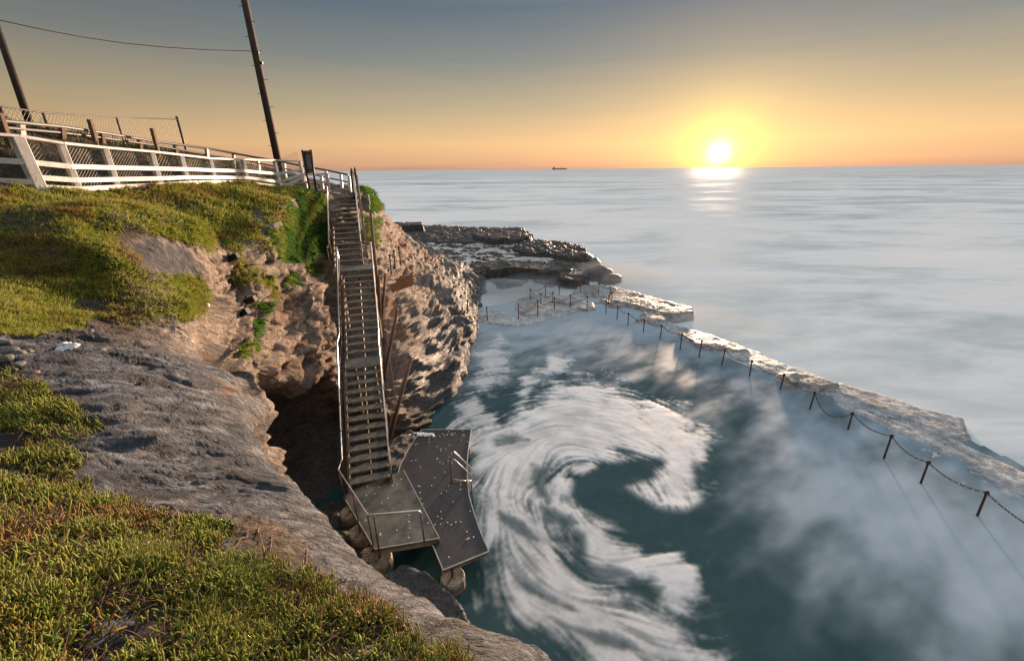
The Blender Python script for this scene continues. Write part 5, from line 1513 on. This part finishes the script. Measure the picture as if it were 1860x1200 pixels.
CW = ['first', 'second', 'third', 'fourth', 'fifth', 'sixth', 'seventh', 'eighth', 'ninth', 'tenth', 'eleventh', 'twelfth', 'thirteenth', 'fourteenth']
SAG = [.16, .16, .18, .55, .2, .2, .2, .16, .14, .16, .14, .16, .16, .14]
off_end = at(1990, 1010, z=.75)
chain(TOPS[0], off_end, .2, 'rusted chain running off the right edge from the nearest post')
for k in range(14):
    chain(TOPS[k], TOPS[k + 1], SAG[k], 'rusted sagging chain, ' + CW[k] + ' complete span along the shelf from the near end')
FC = ['far chain span just left of the corner post', 'far chain span two left of the corner post', 'far chain span three left of the corner post', 'far chain span four left of the corner post', 'far deeply sagging chain span nearest the cliff rocks']
for k in range(14, 19): chain(TOPS[k], TOPS[k + 1], .32 if k < 18 else .5, 'rusted ' + FC[k - 14])
BC = ['leftmost chain of the far back row', 'second chain from the left in the far back row', 'third chain from the left in the far back row', 'fourth chain from the left in the far back row', 'rightmost chain of the far back row']
for k in range(5): chain(TB[k], TB[k + 1], .2, 'rusted ' + BC[k])
chain(TB[0], TB[9], .3, 'rusted chain joining the back row to the middle row at the left'); chain(TB[9], TB[8], .3, 'rusted chain between the two middle row posts')
chain(TB[5], TB[6], .06, 'short rusted chain at the right end of the back row'); chain(TB[6], TB[7], .06, 'short rusted chain between the paired corner posts')

# ---- boulders and the flat rock beside the deck
def slab_rock(name, poly, z, base, label, colr, seed, tilt=(0, 0)):
    wp = np.array([at(a, b, z=z)[:2] for a, b in poly]); lo, hi = wp.min(0) - .3, wp.max(0) + .3
    n_ = 60
    gx_, gy_ = np.meshgrid(np.linspace(lo[0], hi[0], n_), np.linspace(lo[1], hi[1], n_), indexing='ij'); Q = np.stack([gx_.ravel(), gy_.ravel()], 1)
    P3_ = np.concatenate([Q, np.zeros((len(Q), 1))], 1)
    d = sdpoly(Q, wp) + .06 * fbm(P3_, 3, 2.5, off=seed)
    hh = z + .04 * fbm(P3_, 4, 2.0, off=seed) + (Q - wp.mean(0)) @ np.array(tilt)
    H_ = base + (hh - base) * ss(-.1, .05, d)
    Vr = np.stack([Q[:, 0], Q[:, 1], H_], 1); F_ = keep_faces(grid_faces(n_, n_), d > -.12)
    c_ = np.tile(np.array(colr), (len(Vr), 1)) * (1 + .3 * fbm(Vr, 3, 3.0))[:, None]
    return tag(link(name, mesh_np(name, Vr, F_, M['rock'], True, np.clip(c_, .01, .6), {'wet': np.full(len(Vr), .55)})), label, 'rock')
slab_rock('flat_rock', [(690, 1045), (735, 1022), (768, 1030), (800, 1058), (835, 1085), (852, 1115), (880, 1160), (820, 1160), (740, 1120)], .45, -.7, 'blue grey flat rock lying at the water beside the deck footing', (.13, .14, .15), 3, (.05, .1))
slab_rock('flat_rock', [(600, 950), (640, 925), (690, 960), (720, 1010), (690, 1050), (630, 1010)], .12, -.7, 'dark wet rock under the bottom landing', (.07, .068, .065), 5)
slab_rock('flat_rock', [(700, 805), (742, 776), (764, 786), (744, 825), (726, 862), (712, 872), (700, 850)], .30, -.7, 'grey wet rock wedged between the stair foot and the dark deck', (.13, .125, .125), 8)
BO = [(1052, 470, 1.5, .9, 1.15, 'large dark block at the seaward end of the reef'), (1085, 492, 1.3, 1.0, .9, 'round boulder fading into sea mist beyond the reef end'), (1108, 498, 1.2, .8, .55, 'low boulder almost lost in the mist, outermost of the reef'), (1078, 474, .9, .7, .8, 'smaller boulder behind the large block at the reef end')]
for k, (a, b, sx, sy, sz, lab_) in enumerate(BO):
    p = at(a, b + 14, z=SEA)
    pebble(p + (0, 0, sz * .3), sx, sy, sz, M['boulder'], lab_, k + 40, None, 'boulder', 'boulder', .4 * k)
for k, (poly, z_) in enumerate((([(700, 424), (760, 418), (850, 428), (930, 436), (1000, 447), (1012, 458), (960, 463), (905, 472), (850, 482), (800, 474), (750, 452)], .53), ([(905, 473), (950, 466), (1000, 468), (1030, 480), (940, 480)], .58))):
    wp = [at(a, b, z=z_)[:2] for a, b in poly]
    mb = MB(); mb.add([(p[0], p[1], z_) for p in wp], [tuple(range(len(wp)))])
    o = mb.build('tide_pool_water', M['sky_painted_water']); tag(o, ['broad bright tide pool on the reef', 'narrow tide pool near the reef front'][k], kind='structure')

# ---- ship on the horizon
Ys = 8000
s0 = at(1003, 306, Y=Ys); k_ = np.linalg.norm(s0) / FPX
zs = SEA
sh = thing('cargo_ship', 'tiny dark cargo ship on the horizon left of the sun', 'ship', (s0[0], Ys, zs))
Ls = 25 * k_
def hull_pt(u, v, w_): return (s0[0] + u * Ls, Ys + v * 40, zs + w_)
mb = MB(); mb.prism([(s0[0], Ys - 18), (s0[0] + Ls * .93, Ys - 18), (s0[0] + Ls, Ys), (s0[0] + Ls * .93, Ys + 18), (s0[0], Ys + 18)], -2, 16); mb.build('hull', M['ship'], sh)
mb = MB(); mb.box(hull_pt(.11, 0, 28), (Ls * .09, 30, 26)).box(hull_pt(.10, 0, 45), (Ls * .03, 10, 12)); mb.build('bridge', M['ship'], sh)
mb = MB()
for u in (.3, .45, .6, .75): mb.box(hull_pt(u, 0, 22), (Ls * .05, 16, 14))
mb.build('deck_crane', M['ship'], sh)

# ---- sea mist hanging round the reef and shelf
def mist_mat(name, dens):
    m = bpy.data.materials.new(name); m.use_nodes = True; t = m.node_tree; t.nodes.clear()
    v = t.nodes.new('ShaderNodeVolumeScatter'); v.inputs['Color'].default_value = (.93, .95, 1, 1); v.inputs['Density'].default_value = dens; v.inputs['Anisotropy'].default_value = -.25
    o_ = t.nodes.new('ShaderNodeOutputMaterial'); t.links.new(v.outputs[0], o_.inputs['Volume'])
    return m
def mist(c, sx, sy, sz, dens, seed, rz=0):
    nr_, nl = 22, 40; V, F = [], []
    for i in range(nr_ + 1):
        for j in range(nl):
            r_, ph = max(i, .02) / nr_, 2 * math.pi * j / nl
            V.append((r_ * math.cos(ph), r_ * math.sin(ph), (1 - r_ * r_) ** 2.2))
    V = np.array(V)
    V[:, 2] *= 1 + .5 * fbm(V * np.array([1, 1, 0]), 3, 2.0, off=seed)
    V = V * np.array([sx, sy, sz])
    B = V.copy(); B[:, 2] = -.3
    V[-nl:, 2] = 0.0
    cz, s_ = math.cos(rz), math.sin(rz)
    A_ = np.concatenate([V, B])
    A_ = np.stack([A_[:, 0] * cz - A_[:, 1] * s_, A_[:, 0] * s_ + A_[:, 1] * cz, A_[:, 2]], 1) + np.asarray(c)
    nn = len(V)
    for i in range(nr_):
        for j in range(nl):
            q = (i * nl + j, (i + 1) * nl + j, (i + 1) * nl + (j + 1) % nl, i * nl + (j + 1) % nl)
            F.append(q); F.append(tuple(nn + x for x in q[::-1]))
    for j in range(nl):
        a_, b_ = nr_ * nl + j, nr_ * nl + (j + 1) % nl
        F.append((a_, nn + a_, nn + b_, b_))
    F.append(tuple(range(nl))); F.append(tuple(nn + j for j in range(nl))[::-1])
    mb = MB(); mb.add(A_, F)
    o = mb.build('sea_mist', mist_mat('sea_mist', dens), None, smooth=True); tag(o, kind='stuff')
    return o
for k, (a, b, sx, sy, sz, de, rz_, lab_) in enumerate(((1095, 508, 9, 7, 1.3, .13, .2, 'pale sea mist round the boulders at the reef end'), (930, 532, 7.5, 6.0, .75, .42, 0, 'low white mist in the channel between reef and pool'), (1250, 580, 8.0, 4.5, .8, .10, -.7, 'thin mist along the seaward face of the outer slab'), (985, 506, 5.5, 4.5, .7, .3, .2, 'mist over the low rocks in front of the reef'))):
    o = mist(at(a, b, z=SEA), sx, sy, sz, de, k + 3, rz_); o['label'] = lab_; o['category'] = 'mist'
